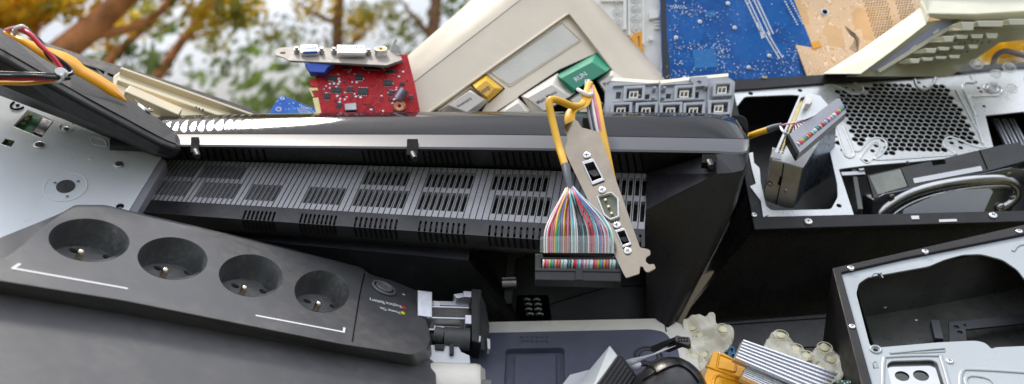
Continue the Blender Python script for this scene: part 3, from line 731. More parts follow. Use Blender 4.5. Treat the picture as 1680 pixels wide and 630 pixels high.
# ================================================================ monitor
def monitor():
    root = thing('monitor', 'large black monitor lying face away, its ribbed and slotted back toward the viewer', 'monitor', P(700, 500, .80))
    # lines of the back as functions of px
    def ln(pts):
        def f(x):
            for (x0, y0), (x1, y1) in zip(pts, pts[1:]):
                if x <= x1: return y0+(y1-y0)*(x-x0)/(x1-x0)
            return pts[-1][1]
        return f
    L0 = ln([(180, 191), (250, 190), (560, 185), (840, 183), (1140, 185), (1180, 187), (1205, 194), (1220, 206), (1229, 222)])
    L0b = ln([(180, 197), (250, 197), (560, 192), (840, 190), (1140, 192), (1175, 194), (1200, 200), (1216, 210), (1228, 225)])
    L1 = ln([(180, 220), (250, 219.6), (840, 221), (1229, 228)])
    L2 = ln([(180, 240), (300, 240), (840, 246), (1171, 251), (1215, 254), (1225, 250), (1230, 236)])
    L3 = ln([(180, 262), (440, 264), (840, 274), (1064, 285), (1171, 262)])
    xs = [180, 250, 320, 400, 480, 560, 640, 720, 800, 880, 960, 1040, 1100, 1140, 1170, 1190, 1205, 1217, 1225, 1229]
    b = MB(); b.smooth = False
    bk = lambda x: .835
    b.smooth = True
    b.pgrid([[(x, L0(x)-.5, .86) for x in xs], [(x, L0(x), .815) for x in xs], [(x, L0b(x), .799) for x in xs]])
    b.pgrid([[(x, L0b(x), .799) for x in xs], [(x, (L0b(x)*.5+L1(x)*.5), .786) for x in xs], [(x, L1(x)-.6, .778) for x in xs]])
    b.smooth = False
    b.build('glossy_rim', mt['gloss_rim'], root)
    b = MB()
    b.pgrid([[(x, L1(x)-.8, .783) for x in xs], [(x, L1(x)+.3, .776) for x in xs]]); b.build('rim_gap', mt['void'], root)
    b = MB(); b.smooth = True
    b.pgrid([[(x, L1(x)+.3, .776) for x in xs], [(x, L1(x)*.9+L2(x)*.1, .773) for x in xs], [(x, L1(x)*.15+L2(x)*.85, .757) for x in xs]])
    b.smooth = True
    b.pgrid([[(x, L1(x)*.15+L2(x)*.85, .757) for x in xs], [(x, L2(x), .756) for x in xs]])
    b.build('edge_band', mt['satin'], root)
    # recessed wall under the band
    b = MB(); x2 = [x for x in xs if x < 1171]+[1171]
    b.pgrid([[(x, L2(x), .756) for x in x2], [(x, L3(x)+1, .786) for x in x2]]); b.mi = 1
    for g0, g1, n in ((300, 440, 12), (592, 668, 8), (692, 775, 9), (805, 905, 9), (950, 1060, 9)):
        for i in range(n):
            x = g0+(g1-g0)*(i+.5)/n; w_ = .16*(g1-g0)/n
            for_ = .0012
            y0 = L2(x)+4; y1 = L3(x)-1.5
            d0 = .756+.03*(y0-L2(x))/(L3(x)+1-L2(x))-for_; d1 = .756+.03*(y1-L2(x))/(L3(x)+1-L2(x))-for_
            b.pgrid([[(x-w_-2.5, y0, d0), (x+w_-2.5, y0, d0)], [(x-w_+2.5, y1, d1), (x+w_+2.5, y1, d1)]])
    b.build('recess_wall', [mt['mon'], mt['void']], root)
    # notches with round clips
    for (x0, x1, y0, y1) in ((314, 327, 227, 258), (668, 686, 230, 262), (1152, 1175, 246, 275)):
        b = MB(); pl = Pl((x0, y0, .763), (x1, y0, .763), (x0, y1, .742))
        b.plate(pl, rnd(pl.L([(x0, y0), (x1, y0), (x1-1, y1-6), (x0-1, y1-6)]), .001), (), -.004, .0012)
        nb = b.build('clip_notch', mt['void'], root)
        b = MB(); b.tube([P((x0+x1)/2, y1-8, .75), P((x0+x1)/2+4, y1-1, .742)], .0034, 12, 1, r1=.0022); b.build('clip_pin', mt['black'], nb)
    # ribbed vent panel
    def q(s, t):
        tl, tr, br, bl = (270, 262), (1064, 285), (1058, 376), (222, 326)
        x = (tl[0]*(1-s)+tr[0]*s)*(1-t)+(bl[0]*(1-s)+br[0]*s)*t
        y = (tl[1]*(1-s)+tr[1]*s)*(1-t)+(bl[1]*(1-s)+br[1]*s)*t
        # the lines bow a little
        y -= 3.0*t*math.sin(math.pi*s)*-1*0
        return x, y
    pl = Pl((270, 262, .785), (1064, 285, .785), (1058, 376, .735))
    def st(x, t):   # s for a given px at row t
        l = 270+(222-270)*t; r = 1064+(1058-1064)*t
        return (x-l)/(r-l)
    NP = 88
    slots = []
    groups = [(.08, .42, [(333, 398), (595, 668), (697, 775), (808, 905), (1000, 1062), (263, 322)]), (.52, .88, [(325, 392), (405, 462), (500, 562), (588, 665), (690, 770), (805, 900), (1000, 1060), (240, 312)])]
    on = {}
    for gi, (t0, t1, gs) in enumerate(groups):
        for x0, x1 in gs:
            xm = (t0+t1)/2
            on.setdefault(gi, []).append((st(x0, xm), st(x1, xm)))
    holes = []; ribs = MB()
    # uniform pitch in world so perspective keeps it right
    TL, TR = V(pl.uv(*q(0, 0))), V(pl.uv(*q(1, 0))); BL, BR = V(pl.uv(*q(0, 1))), V(pl.uv(*q(1, 1)))
    def W2(s, t): return (TL*(1-s)+TR*s)*(1-t)+(BL*(1-s)+BR*s)*t
    for i in range(NP):
        f_ = (i+.5)/NP; s = .78*f_+.22*f_*f_; hw = .31/NP*(.78+.44*f_)
        lit = [any(a <= s <= c for a, c in on[g]) for g in (0, 1)]
        for g, (t0, t1, _) in enumerate(groups):
            if lit[g]: holes.append([tuple(W2(s-hw, t0)), tuple(W2(s+hw, t0)), tuple(W2(s+hw, t1)), tuple(W2(s-hw, t1))])
    out = [tuple(W2(0, 0)), tuple(W2(1, 0)), tuple(W2(1, 1)), tuple(W2(0, 1))]
    b = MB(); b.plate(pl, out, holes, -.0035, 0)
    vp = b.build('ribbed_vent_panel', mt['mon_rib'], root)
    g = MB()
    for i in range(NP+1):
        f_ = i/NP; s = .78*f_+.22*f_*f_; hw = .06/NP
        g.plate(pl, [tuple(W2(s-hw, .0)), tuple(W2(s+hw, .0)), tuple(W2(s+hw, 1)), tuple(W2(s-hw, 1))], (), -.0005, .0003)
    g.build('vent_grooves', mt['void'], vp)
    b = MB()
    b.plate(pl, [tuple(W2(0, .0)), tuple(W2(1, .0)), tuple(W2(1, 1)), tuple(W2(0, 1))], (), -.016, -.013)
    b.build('inner_shield', mt['dark_metal'], root)
    # lower vented band, bending under
    b0 = pl.hit(222, 327); 
    B1 = [(222, 327), (560, 344), (860, 363), (1060, 376)]
    B2 = [(210, 345), (583, 376), (860, 394), (1060, 406)]
    pb = Pl((222, 327, (pl.hit(222, 327)-CAM).dot(fw)), (1058, 376, .735), (860, 394, .722))
    def w3(s, t):
        x = 222+(1058-222)*s; y = 327+(376-327)*s
        return V(pb.uv(x+(-10*(1-s))*t, y+(20+9*s)*t))
    hs = []
    G3 = [(403, 457, 8), (495, 557, 9), (583, 657, 9), (687, 768, 9), (800, 902, 10), (1000, 1056, 5)]
    und = []
    for x0, x1, n in G3:
        for i in range(n):
            s = (x0+(x1-x0)*(i+.5)/n-222)/(836); hw = .0022
            if i is None: continue
            hs.append(rnd([tuple(w3(s-hw, .30)), tuple(w3(s+hw, .30)), tuple(w3(s+hw, .985)), tuple(w3(s-hw, .985))], .0008, 2)); und.append(s)
    b = MB(); b.plate(pb, [tuple(w3(0, -.02)), tuple(w3(1, -.02)), tuple(w3(1, 1)), tuple(w3(0, 1))], hs, -.003, 0)
    b.build('lower_vent_band', mt['mon'], root)
    # rounded underside
    def und_pt(s, k):   # k 0..4
        p = pb.w(*w3(s, 1)); dz = [0, .004, .012, .03, .055][k]; dn = [0, -.007, -.011, -.013, -.012][k]
        return p+fw*dz+up*dn
    b = MB(); b.smooth = True
    b.grid([[und_pt(i/24, k) for i in range(25)] for k in range(5)]); b.mi = 1; b.smooth = False
    for s in und:
        for k in (0, 1):
            pass
        a0, a1 = und_pt(s-.0022, 0), und_pt(s+.0022, 0); c0, c1 = und_pt(s-.0022+.003, 1), und_pt(s+.0022+.003, 1)
        o = -fw*.0006-up*.0005
        b.grid([[a0+o, a1+o], [c0+o, c1+o]])
    b.build('underside', [mt['mon'], mt['void']], root)
    # rear shell going down
    pr = Pl((300, 372, .825), (1060, 420, .825), (1060, 560, .81))
    b = MB(); b.plate(pr, pr.L([(180, 330), (1060, 385), (1080, 570), (180, 570)]), [rnd(pr.L([(848, 484), (900, 484), (905, 527), (845, 527)]), .003)], -.02, 0); b.build('rear_shell', mt['black'], root)
    b = MB()
    b.box(pr, *pr.uv(840, 530), *pr.uv(910, 480), -.04, -.021); b.build('socket_cavity', mt['void'], root)
    # raised boss plate, lower right of the shell
    b = MB(); b.plate(pr, rnd(pr.L([(900, 500), (1000, 470), (1055, 470), (1085, 520), (1085, 535), (905, 535)]), .004), (), 0, .006); b.build('boss', mt['black'], root, bevel=.001)
    # right wing: facets and rolled side
    b = MB(); b.smooth = True
    R = [[(1060, 285, .784), (1171, 251, .757), (1203, 253, .755), (1222, 252, .757), (1230, 238, .775), (1230, 238, .86)],
         [(1060, 344, .745), (1176, 285, .747), (1203, 283, .744), (1219, 279, .747), (1227, 264, .765), (1227, 264, .86)]]
    b.smooth = False
    b.pgrid([r[:3] for r in R])
    b.smooth = True
    b.pgrid([r[2:] for r in R])
    rows = [[(1060, 344, .745), (1120, 315, .745), (1176, 285, .747), (1203, 283, .744), (1219, 279, .747), (1227, 266, .765), (1227, 266, .86)],
            [(1058, 376, .752), (1105, 360, .750), (1160, 350, .752), (1184, 350, .746), (1199, 346, .750), (1209, 332, .772), (1209, 332, .86)],
            [(1060, 425, .775), (1098, 425, .765), (1134, 425, .760), (1156, 425, .752), (1168, 420, .757), (1176, 405, .78), (1176, 405, .86)],
            [(1060, 480, .785), (1085, 480, .775), (1108, 480, .768), (1125, 480, .762), (1138, 476, .768), (1146, 462, .79), (1146, 462, .86)],
            [(1060, 545, .795), (1070, 545, .78), (1080, 545, .775), (1092, 545, .77), (1100, 543, .775), (1108, 535, .80), (1108, 535, .86)]]
    b.pgrid(rows)
    b.build('side_wing', mt['mon'], root)
    # wing vent slots
    b = MB()
    pw = Pl((1060, 344, .745), (1176, 285, .747), (1171, 251, .757))
    # screen side
    ps = Pl((300, 200, .86), (1100, 200, .86), (1060, 540, .86))
    b = MB(); b.plate(ps, rnd(ps.L([(170, 193), (1228, 188), (1228, 260), (1105, 560), (170, 560)]), .01), (), -.02, 0); b.build('screen_frame', mt['black'], root, bevel=.001)
    # latch lever with a steel pin, springs in the cavity
    b = MB(); pv = Pl((830, 410, .805), (860, 410, .805), (830, 520, .795))
    b.plate(pv, rnd(pv.L([(838, 412), (862, 412), (860, 422), (846, 424), (840, 500), (826, 500), (832, 420)]), .001), (), 0, .008)
    lv = b.build('latch_lever', mt['black'], root, bevel=.0008)
    b = MB(); b.tube([P(824, 464, .785), P(847, 463, .785)], .0042, 18, 1); b.build('steel_pin', mt['dull_steel'], lv)
    for x in (864, 880):
        b = MB()
        for i in range(4): 
            p = P(x+i*1.5+(i % 2), 492+i*8, .81-.003*i); b.smooth = True; b.tube([p-rt*.0026, p+up*.001-fw*.001, p+rt*.0026], .0013, 8, 4)
        b.build('contact_spring', mt['dull_steel'], root)

def cover_panel():
    root = thing('stand_cover', 'plain black plastic cover with a straight top edge coloured paler as if sky-lit, lying below the monitor slots', 'plastic cover', P(600, 470, .75))
    b = MB()
    T = [(376, 376, .772), (480, 386, .768), (640, 398, .764), (771, 409, .760)]
    T2 = [(382, 388, .757), (480, 401, .754), (640, 415, .750), (769, 427, .747)]
    LB = [(352, 540, .79), (480, 540, .788), (640, 540, .786), (840, 540, .785)]
    e = MB(); e.pgrid([[(p[0], p[1]-1, .80) for p in T], T, T2]); e.build('top_edge', mt['lit_edge'], root, bevel=.0012)
    b.pgrid([T2, LB])
    b.pgrid([[T[-1], T2[-1], LB[-1]], [(773, 405, .80), (800, 427, .80), (860, 540, .80)]])
    b.pgrid([[(p[0], p[1], p[2]) for p in LB], [(p[0], p[1]+5, .81) for p in LB]])
    b.build('cover_shell', mt['black'], root, bevel=.0012)

# ================================================================ boards and cards at the top
def red_card():
    root = thing('graphics_card', 'red circuit card with a steel bracket carrying blue, white and yellow sockets', 'expansion card', P(600, 190, .86))
    pl = Pl((512, 112, .868), (668, 89, .878), (690, 190, .852))
    b = MB(); b.plate(pl, pl.L([(512, 106), (668, 89), (681, 140), (695, 215), (533, 215), (528, 186), (521, 160), (514, 160), (512, 152), (520, 148), (520, 143), (511, 143), (508, 131), (519, 131)]), (), -.0016, 0)
    b.build('circuit_board', mt['mred'], root, uvpl=pl)
    b = MB(); b.plate(pl, pl.L([(509, 144), (518, 143), (521, 159), (514, 160), (527, 215), (533, 215), (526, 186), (521, 162)], .0001), (), -.0002, .0002)
    b = MB()
    for q in ([(506, 144), (521, 144), (522, 148), (511, 149), (515, 158), (513, 159)], [(513, 161), (522, 160), (527, 185), (530, 200), (522, 200)]):
        b.plate(pl, pl.L(q, .0002), (), -.0022, .0003)
    b.build('edge_contacts', mt['gold'], root)
    # chips, with leads
    def chip(x, y, w_, h_, hh=.0014, m='ram', leads=4):
        u, v = pl.uv(x, y, hh); k = mpp(pl, x, y); w_, h_ = w_*k/2, h_*k/2
        b = MB(); b.box(pl, u-w_, v-h_, u+w_, v+h_, 0, hh)
        b.mi = 1
        for i in range(leads):
            du = -w_+(i+.5)*2*w_/leads
            b.box(pl, u+du-w_*.25/leads*2, v-h_*1.35, u+du+w_*.25/leads*2, v+h_*1.35, 0, .0004)
        b.build('chip', [mt[m], mt['solder']], root)
    for a in ((545, 127, 13, 9, .0014), (552, 147, 16, 9, .0016), (574, 146, 10, 9), (589, 126, 13, 10, .0016), (595, 149, 16, 12, .0015), (536, 157, 9, 10), (610, 112, 26, 4, .001, 'ram', 9), (567, 111, 10, 5), (640, 117, 16, 6, .001, 'ram', 6), (637, 135, 14, 10, .0018), (641, 152, 7, 9), (660, 137, 7, 5), (674, 160, 6, 8), (556, 172, 8, 8)): chip(*a)
    # tiny parts
    b = MB()
    for _ in range(95):
        x, y = random.choice([(random.uniform(530, 665), random.uniform(110, 186)), (random.gauss(648, 14), random.gauss(150, 16)), (random.gauss(550, 12), random.gauss(150, 14))])
        if not (528 < x < 672 and 108 < y < 186): continue
        u, v = pl.uv(x, y); w_ = random.uniform(.0005, .0011); h_ = random.uniform(.0004, .0009)
        b.mi = random.choice((0, 0, 1)); b.box(pl, u-w_, v-h_, u+w_, v+h_, 0, .0006)
    o = b.build('tiny_components', [mt['solder'], mt['ram']], root); o['kind'] = 'stuff'
    u, v = pl.uv(574.5, 174, .003); b = MB(); b.plate(pl, rnd(pl.L([(565, 170), (584, 168), (585, 180), (566, 181)], .003), .001), (), 0, .003); b.build('crystal_can', mt['dull_steel'], root, bevel=.0006)
    b = MB(); a = P(653, 163, .853); c = P(664, 147, .853); b.tube([a, c], .0046, 20, 1); cb = b.build('capacitor', mt['cap_can'], root)
    cu, cv = pl.uv(655.5, 176, .002); b = MB()
    for i in range(16):
        t = 2*math.pi*i/16
        p = pl.w(cu+.0036*math.cos(t), cv+.0036*math.sin(t), .003); e = (pl.u*math.cos(t)+pl.v*math.sin(t))
        b.tube([p+e*.0016-pl.n*.001, p+e*.0016+pl.n*.0012, p-e*.0016+pl.n*.0012, p-e*.0016-pl.n*.001], .00055, 6, 3)
    b.build('copper_coil', mt['copper'], root)
    # bracket: nearly flat, seen from above
    pb = Pl((481, 77, .882), (640, 82, .888), (474, 99, .855))
    b = MB()
    hol = [pb.L([(495, 80), (520, 80), (522, 92), (494, 92)])]
    b.plate(pb, rnd(pb.L([(450, 82), (460, 78), (481, 77), (640, 82), (654, 86), (660, 98), (634, 107), (610, 106), (474, 99), (468, 95), (452, 90)]), .0015), [oval(464, 87, 5, pb), pb.L([(496, 81), (519, 81), (520, 91), (495, 91)])], -.0009, 0)
    br = b.build('steel_bracket', mt['card_bracket'], root, bevel=.0003)
    b = MB(); b.pgrid([[(638, 84, .885), (648, 80, .885), (655, 81, .89)], [(645, 75, .88), (651, 77, .885), (654, 82, .89)]])
    pt = Pl((638, 83, .884), (654, 82, .888), (649, 64, .884))
    b = MB(); b.plate(pt, pt.L([(640, 85), (642, 76), (649, 63), (652, 66), (649, 72), (655, 77), (655, 84), (668, 96), (662, 100)]), (), -.001, 0); b.build('bracket_tab', mt['label'], br)
    b = MB(); b.pgrid([[(474, 99, .855), (560, 103, .856), (634, 107, .857), (660, 98, .865)], [(476, 102, .856), (560, 106, .857), (634, 111, .858), (660, 102, .866)]]); b.build('bracket_lip', mt['dull_steel'], br)
    def port(q, hh, m, face, fm, nm, sub=None):
        b = MB(); b.plate(pb, rnd(pb.L(q), .001), (), 0, hh); o = b.build(nm, mt[m], root, bevel=.0004)
        b = MB(); b.plate(pb, rnd(pb.L(face, hh), .0012), (), hh-.001, hh+.0012); f = b.build('port_face', mt[fm], o)
        return o
    port([(493, 81), (521, 80), (523, 92), (494, 93)], .004, 'steel', [(496, 80), (520, 79), (521, 86), (497, 87)], 'blue_vga', 'blue_video_port')
    port([(553, 82), (598, 83), (601, 95), (554, 95)], .005, 'steel', [(556, 81), (596, 82), (598, 89), (556, 88)], 'white_pl', 'white_video_port')
    for (x0, x1, y0, y1, nx, ny, hh) in ((499, 519, 74.5, 79.5, 5, 3, .0054), (559, 595, 75, 80, 9, 3, .0064)):
        b = MB()
        for i in range(nx):
            for j in range(ny):
                c = pb.uv(x0+(x1-x0)*(i+.5)/nx, y0+(y1-y0)*(j+.5)/ny, hh); b.cyl(pb, c[0], c[1], .0005, hh-.001, hh, 8)
        b.build('pin_holes', mt['void'], root)
    c = pb.uv(625, 91); b = MB(); b.cyl(pb, c[0], c[1], .0056, 0, .006, 24, cap=False); b.ring(pb, c[0], c[1], .0048, .0008, .006); o = b.build('round_video_port', mt['steel'], root)
    b = MB(); b.cyl(pb, c[0], c[1], .0045, .0, .0062, 24); b.build('yellow_insert', mt['yellow_key'], o)
    b = MB(); b.cyl(pb, c[0], c[1], .0014, .006, .0066, 12); b.build('port_hole', mt['void'], o)
    for x, y in ((487, 88), (528, 89), (548, 89), (605, 91)):
        c = pb.uv(x, y); b = MB(); b.cyl(pb, c[0], c[1], .0024, 0, .004, 6); b.cyl(pb, c[0], c[1], .0016, .004, .0062, 14); b.build('standoff', mt['dull_steel'], root)
    b = MB(); pq = Pl((500, 104, .856), (540, 104, .858), (505, 118, .854)); b.plate(pq, pq.L([(499, 103), (548, 104), (538, 110), (532, 119), (508, 118)]), (), -.01, 0); b.build('blue_port_housing', mt['blue_vga'], root, bevel=.0005)
    b = MB(); b.plate(pl, pl.L([(507, 130), (519, 131), (523, 142), (511, 142)], .0002), (), -.0025, .0004); b.build('red_tab', mt['red_tab'], root)

def small_blue():
    pl = Pl((460, 157, .93), (530, 184, .93), (442, 200, .91))
    root = thing('small_circuit_board', 'small bright blue circuit board poking up left of the red card', 'circuit board', pl.w(*pl.uv(490, 190)))
    b = MB(); b.plate(pl, pl.L([(437, 192), (457, 160), (462, 156), (530, 184), (545, 215), (430, 215)]), (), -.0016, 0); b.build('board', mt['lblue'], root, uvpl=pl)
    b = MB(); 
    for i in range(13):
        for j in (0, 1):
            c = pl.uv(492+i*3.1, 172+i*1.6+j*3.5+(0 if i else 0), .0003); b.cyl(pl, c[0], c[1], .00055, 0, .0004, 8)
    for i in range(11):
        for j in range(3):
            c = pl.uv(488+i*3+j*1.5, 177.5+i*1.2+j*3, .0003); b.cyl(pl, c[0], c[1], .0005, 0, .0004, 8)
    for k in range(8):
        c = pl.uv(457+4*math.cos(k*.785), 179+3*math.sin(k*.785), .0003); b.cyl(pl, c[0], c[1], .0006, 0, .0004, 8)
    o = b.build('solder_joints', mt['solder'], root); o['kind'] = 'stuff'
    b = MB(); c = pl.uv(463, 162); b.ring(pl, c[0], c[1], .0016, .0005, .0002); b.build('mounting_hole', mt['solder'], root)

def key(root, pl, base, top, h, cap, side, name='key', sink=-.002):
    """keycap: flared skirt, dished top; base and top in px"""
    b = MB(); B = pl.L(base, sink); T = pl.L(top, h)
    B = rnd(B, .0012, 3); T = rnd(T, .0012, 3)
    b.mi = 0
    if area2(B) < 0: B, T = B[::-1], T[::-1]
    n = len(B)
    a = b.add([pl.w(*p, sink) for p in B]); c = b.add([pl.w(*p, h-.0004) for p in T])
    cx = sum(p[0] for p in T)/n; cy = sum(p[1] for p in T)/n
    T2 = [(cx+(p[0]-cx)*.96, cy+(p[1]-cy)*.96) for p in T]
    e = b.add([pl.w(*p, h) for p in T2])
    b.smooth = False
    for i in range(n):
        j = (i+1) % n; b.face([a+i, a+j, c+j, c+i]); b.face([c+i, c+j, e+j, e+i])
    b.mi = 1; t = b.add([pl.w(*p, h) for p in T2]); b.face([t+i for i in range(n)])
    return b.build(name, [mt[side], mt[cap]], root)

def terminal():
    pl = Pl((700, 180, .875), (930, 20, .955), (1060, 130, .925))
    root = thing('control_keyboard', 'big beige keyboard tilted on its corner, with green RUN key and yellow Stop key', 'keyboard', pl.w(*pl.uv(850, 150), -.02))
    # face with the key well cut out
    well = [(700, 188), (932, 22), (1018, 132), (1060, 190), (1060, 240), (690, 240)]
    out = [(676, 137), (856, -2), (905, -40), (935, -2), (1040, 130), (1082, 190), (1090, 250), (660, 250)]
    b = MB(); b.plate(pl, rnd(pl.L(out), .003), [rnd(pl.L(well), .004)], -.02, 0)
    b.build('front_face', mt['beige'], root, bevel=.0008)
    # rolled outer shell left/top
    b = MB(); b.smooth = True
    e0 = [(676, 137), (856, -2), (905, -40)]; e1 = [(673, 125), (835, -2), (893, -50)]; e2 = [(670, 108), (806, -2), (880, -62)]; e3 = [(668, 92), (776, -2), (866, -75)]
    dd = lambda q, h: [pl.hit(x, y, h) for x, y in q]
    b.grid([dd([(670, 200)]+e0, -.0015), dd([(666, 196)]+e1, -.002), dd([(662, 190)]+e2, -.008), dd([(660, 180)]+e3, -.024)])
    b.grid([dd([(660, 180)]+e3, -.024), [p-pl.n*.05 for p in dd([(660, 180)]+e3, -.024)]])
    # right shell
    f0 = [(905, -40), (935, -2), (1040, 130), (1100, 210)]; f1 = [(925, -40), (955, -2), (1066, 130), (1120, 210)]; f2 = [(940, -40), (968, -2), (1082, 130), (1135, 210)]; f3 = [(950, -40), (979, -2), (1092, 130), (1146, 210)]
    b.grid([dd(f0, -.001), dd(f1, -.001), dd(f2, -.006), dd(f3, -.022), [p-pl.n*.05 for p in dd(f3, -.022)]])
    b.build('outer_shell', mt['beige'], root)
    b = MB(); b.tube([pl.hit(x, y, .0001) for x, y in [(672, 140)]+e0], .0004, 6, 3); b.build('shell_seam', mt['text_dark'], root)
    # raised lip round the well
    b = MB()
    b.tube([pl.hit(x, y, .0002) for x, y in ((690, 194), (780, 130), (929, 24), (934, 24), (1019, 132), (1065, 192))], .0011, 8, 1)
    b.build('well_lip', mt['beige'], root)
    b = MB(); b.plate(pl, pl.L([(690, 200), (930, 15), (1025, 132), (1075, 200), (1075, 250), (680, 250)]), [], -.012, -.0035)
    b.build('key_well_floor', mt['beige'], root)
    b = MB(); b.plate(pl, rnd(pl.L([(807, 119), (922, 39), (950, 66), (836, 139)], -.003), .0015), (), -.004, -.0028); wd = b.build('label_window', mt['window'], root)
    b = MB(); q = rnd(pl.L([(805, 118), (922, 37), (953, 66), (836, 142)], -.003), .0015); b.tube([pl.w(*p, -.003) for p in q+q[:1]], .0007, 6, 1, caps=False); b.build('window_frame', mt['beige'], wd)
    for bs in ([(727, 180), (775, 143), (806, 162), (780, 196), (745, 200)], [(773, 138), (799, 122), (828, 145), (806, 164), (780, 158)]):
        pass
    def gap(q):
        b = MB(); b.plate(pl, rnd(pl.L(q, -.003), .001), (), -.0036, -.0031); b.build('key_opening', mt['void'], root)
    gap([(719, 184), (772, 145), (802, 164), (780, 200), (730, 204)]); gap([(771, 138), (797, 121), (829, 145), (802, 169)])
    gap([(850, 158), (917, 114), (980, 86), (1006, 110), (1050, 165), (1060, 230), (850, 230)]); gap([(812, 184), (850, 160), (880, 186), (870, 210), (815, 210)])
    gap([(700, 195), (717, 180), (745, 200), (740, 215), (700, 215)])
    key(root, pl, [(722, 184), (772, 147), (802, 165), (770, 196)], [(735, 172), (770, 149), (796, 163), (766, 184)], .009, 'keycap', 'keycap_side')
    key(root, pl, [(774, 139), (798, 123), (826, 145), (800, 168)], [(780, 145), (797, 131), (812, 144), (799, 159)], .009, 'yellow_key_top', 'yellow_key')
    key(root, pl, [(814, 186), (850, 161), (878, 186), (850, 215)], [(822, 185), (850, 168), (866, 186), (845, 205)], .008, 'keycap', 'keycap_side')
    key(root, pl, [(855, 158), (915, 120), (945, 152), (880, 195)], [(865, 160), (905, 138), (935, 158), (893, 182)], .010, 'keycap', 'keycap_side')
    key(root, pl, [(912, 124), (977, 88), (1003, 112), (937, 153)], [(920, 128), (972, 101), (996, 117), (944, 147)], .012, 'green_key_top', 'green_key')
    key(root, pl, [(978, 132), (1006, 112), (1040, 142), (1010, 180)], [(984, 136), (1003, 122), (1028, 142), (1004, 165)], .009, 'keycap', 'keycap_side')
    key(root, pl, [(930, 164), (960, 146), (990, 170), (960, 200)], [(938, 165), (958, 153), (978, 170), (958, 190)], .009, 'keycap', 'keycap_side')
    key(root, pl, [(703, 198), (718, 182), (742, 201), (725, 220)], [(708, 198), (718, 188), (734, 200), (722, 212)], .006, 'keycap', 'keycap_side')
    text(root, pl, 'Inventory', 752, 176, 775, 162, 'text_dark', h=.0093)
    text(root, pl, 'Stop', 789, 156, 805, 144, 'text_dark', h=.0093)
    text(root, pl, 'RUN', 946, 134, 964, 123, 'text_white', h=.0123)
    text(root, pl, 'Main Menu', 883, 171, 914, 152, 'text_dark', h=.0103)
    text(root, pl, 'Paper', 993, 142, 1013, 132, 'text_dark', h=.0093)

def white_pad():
    pl = Pl((985, 0, .985), (1084, 0, .985), (1080, 130, .97))
    root = thing('white_keypad_frame', 'bright white plastic keypad frame with round rubber wells, behind the beige keyboard', 'keypad frame', pl.w(*pl.uv(1050, 120), -.01))
    b = MB(); b.plate(pl, pl.L([(940, -60), (1085, -60), (1085, 160), (1020, 160)]), (), -.006, 0); b.build('frame', mt['white_pl'], root)
    b = MB(); 
    for x0, x1, y0, y1 in ((1022, 1027, -40, 50), (1030, 1033, -40, 60), (1053, 1056, -40, 75), (985, 1022, 2, 4)):
        b.plate(pl, pl.L([(x0, y0), (x1, y0), (x1, y1), (x0, y1)]), (), 0, .004)
    b.build('rib', mt['white_pl'], root)
    for col, (x, n, y0) in enumerate(((1043, 5, -18), (1012, 4, -12), (992, 1, -4))):
        for i in range(n):
            y = y0+i*16.2
            c = pl.uv(x, y); b = MB(); b.ring(pl, c[0], c[1], .0042, .0011, .0003, 24, 6); b.ring(pl, c[0], c[1], .0022, .0008, .0012, 18, 6); b.dome(pl, c[0], c[1], .0016, 0, .0025, 14, 4)
            b.build('rubber_well', mt['clearwhite'], root)
    b = MB(); b.plate(pl, pl.L([(1064, 22), (1080, 20), (1080, 32), (1064, 34)]), (), 0, .006)
    for i in range(3): b.plate(pl, pl.L([(1073, 36+i*5), (1081, 36+i*5), (1081, 39+i*5), (1073, 39+i*5)]), (), 0, .004)
    c = pl.uv(1067, 66); b.cyl(pl, c[0], c[1], .0022, 0, .006); b.build('moulded_clip', mt['white_pl'], root, bevel=.0003)
    b = MB(); b.plate(pl, pl.L([(1034, 62), (1040, 55), (1055, 52), (1055, 88), (1050, 84)], .003), [pl.L([(1046, 60), (1049, 59), (1050, 76), (1048, 76)], .003)], .001, .0035)
    tag(b.build('orange_flex_strip', mt['orange_film']), 'small orange flexible strip on the white keypad frame', 'flex strip')

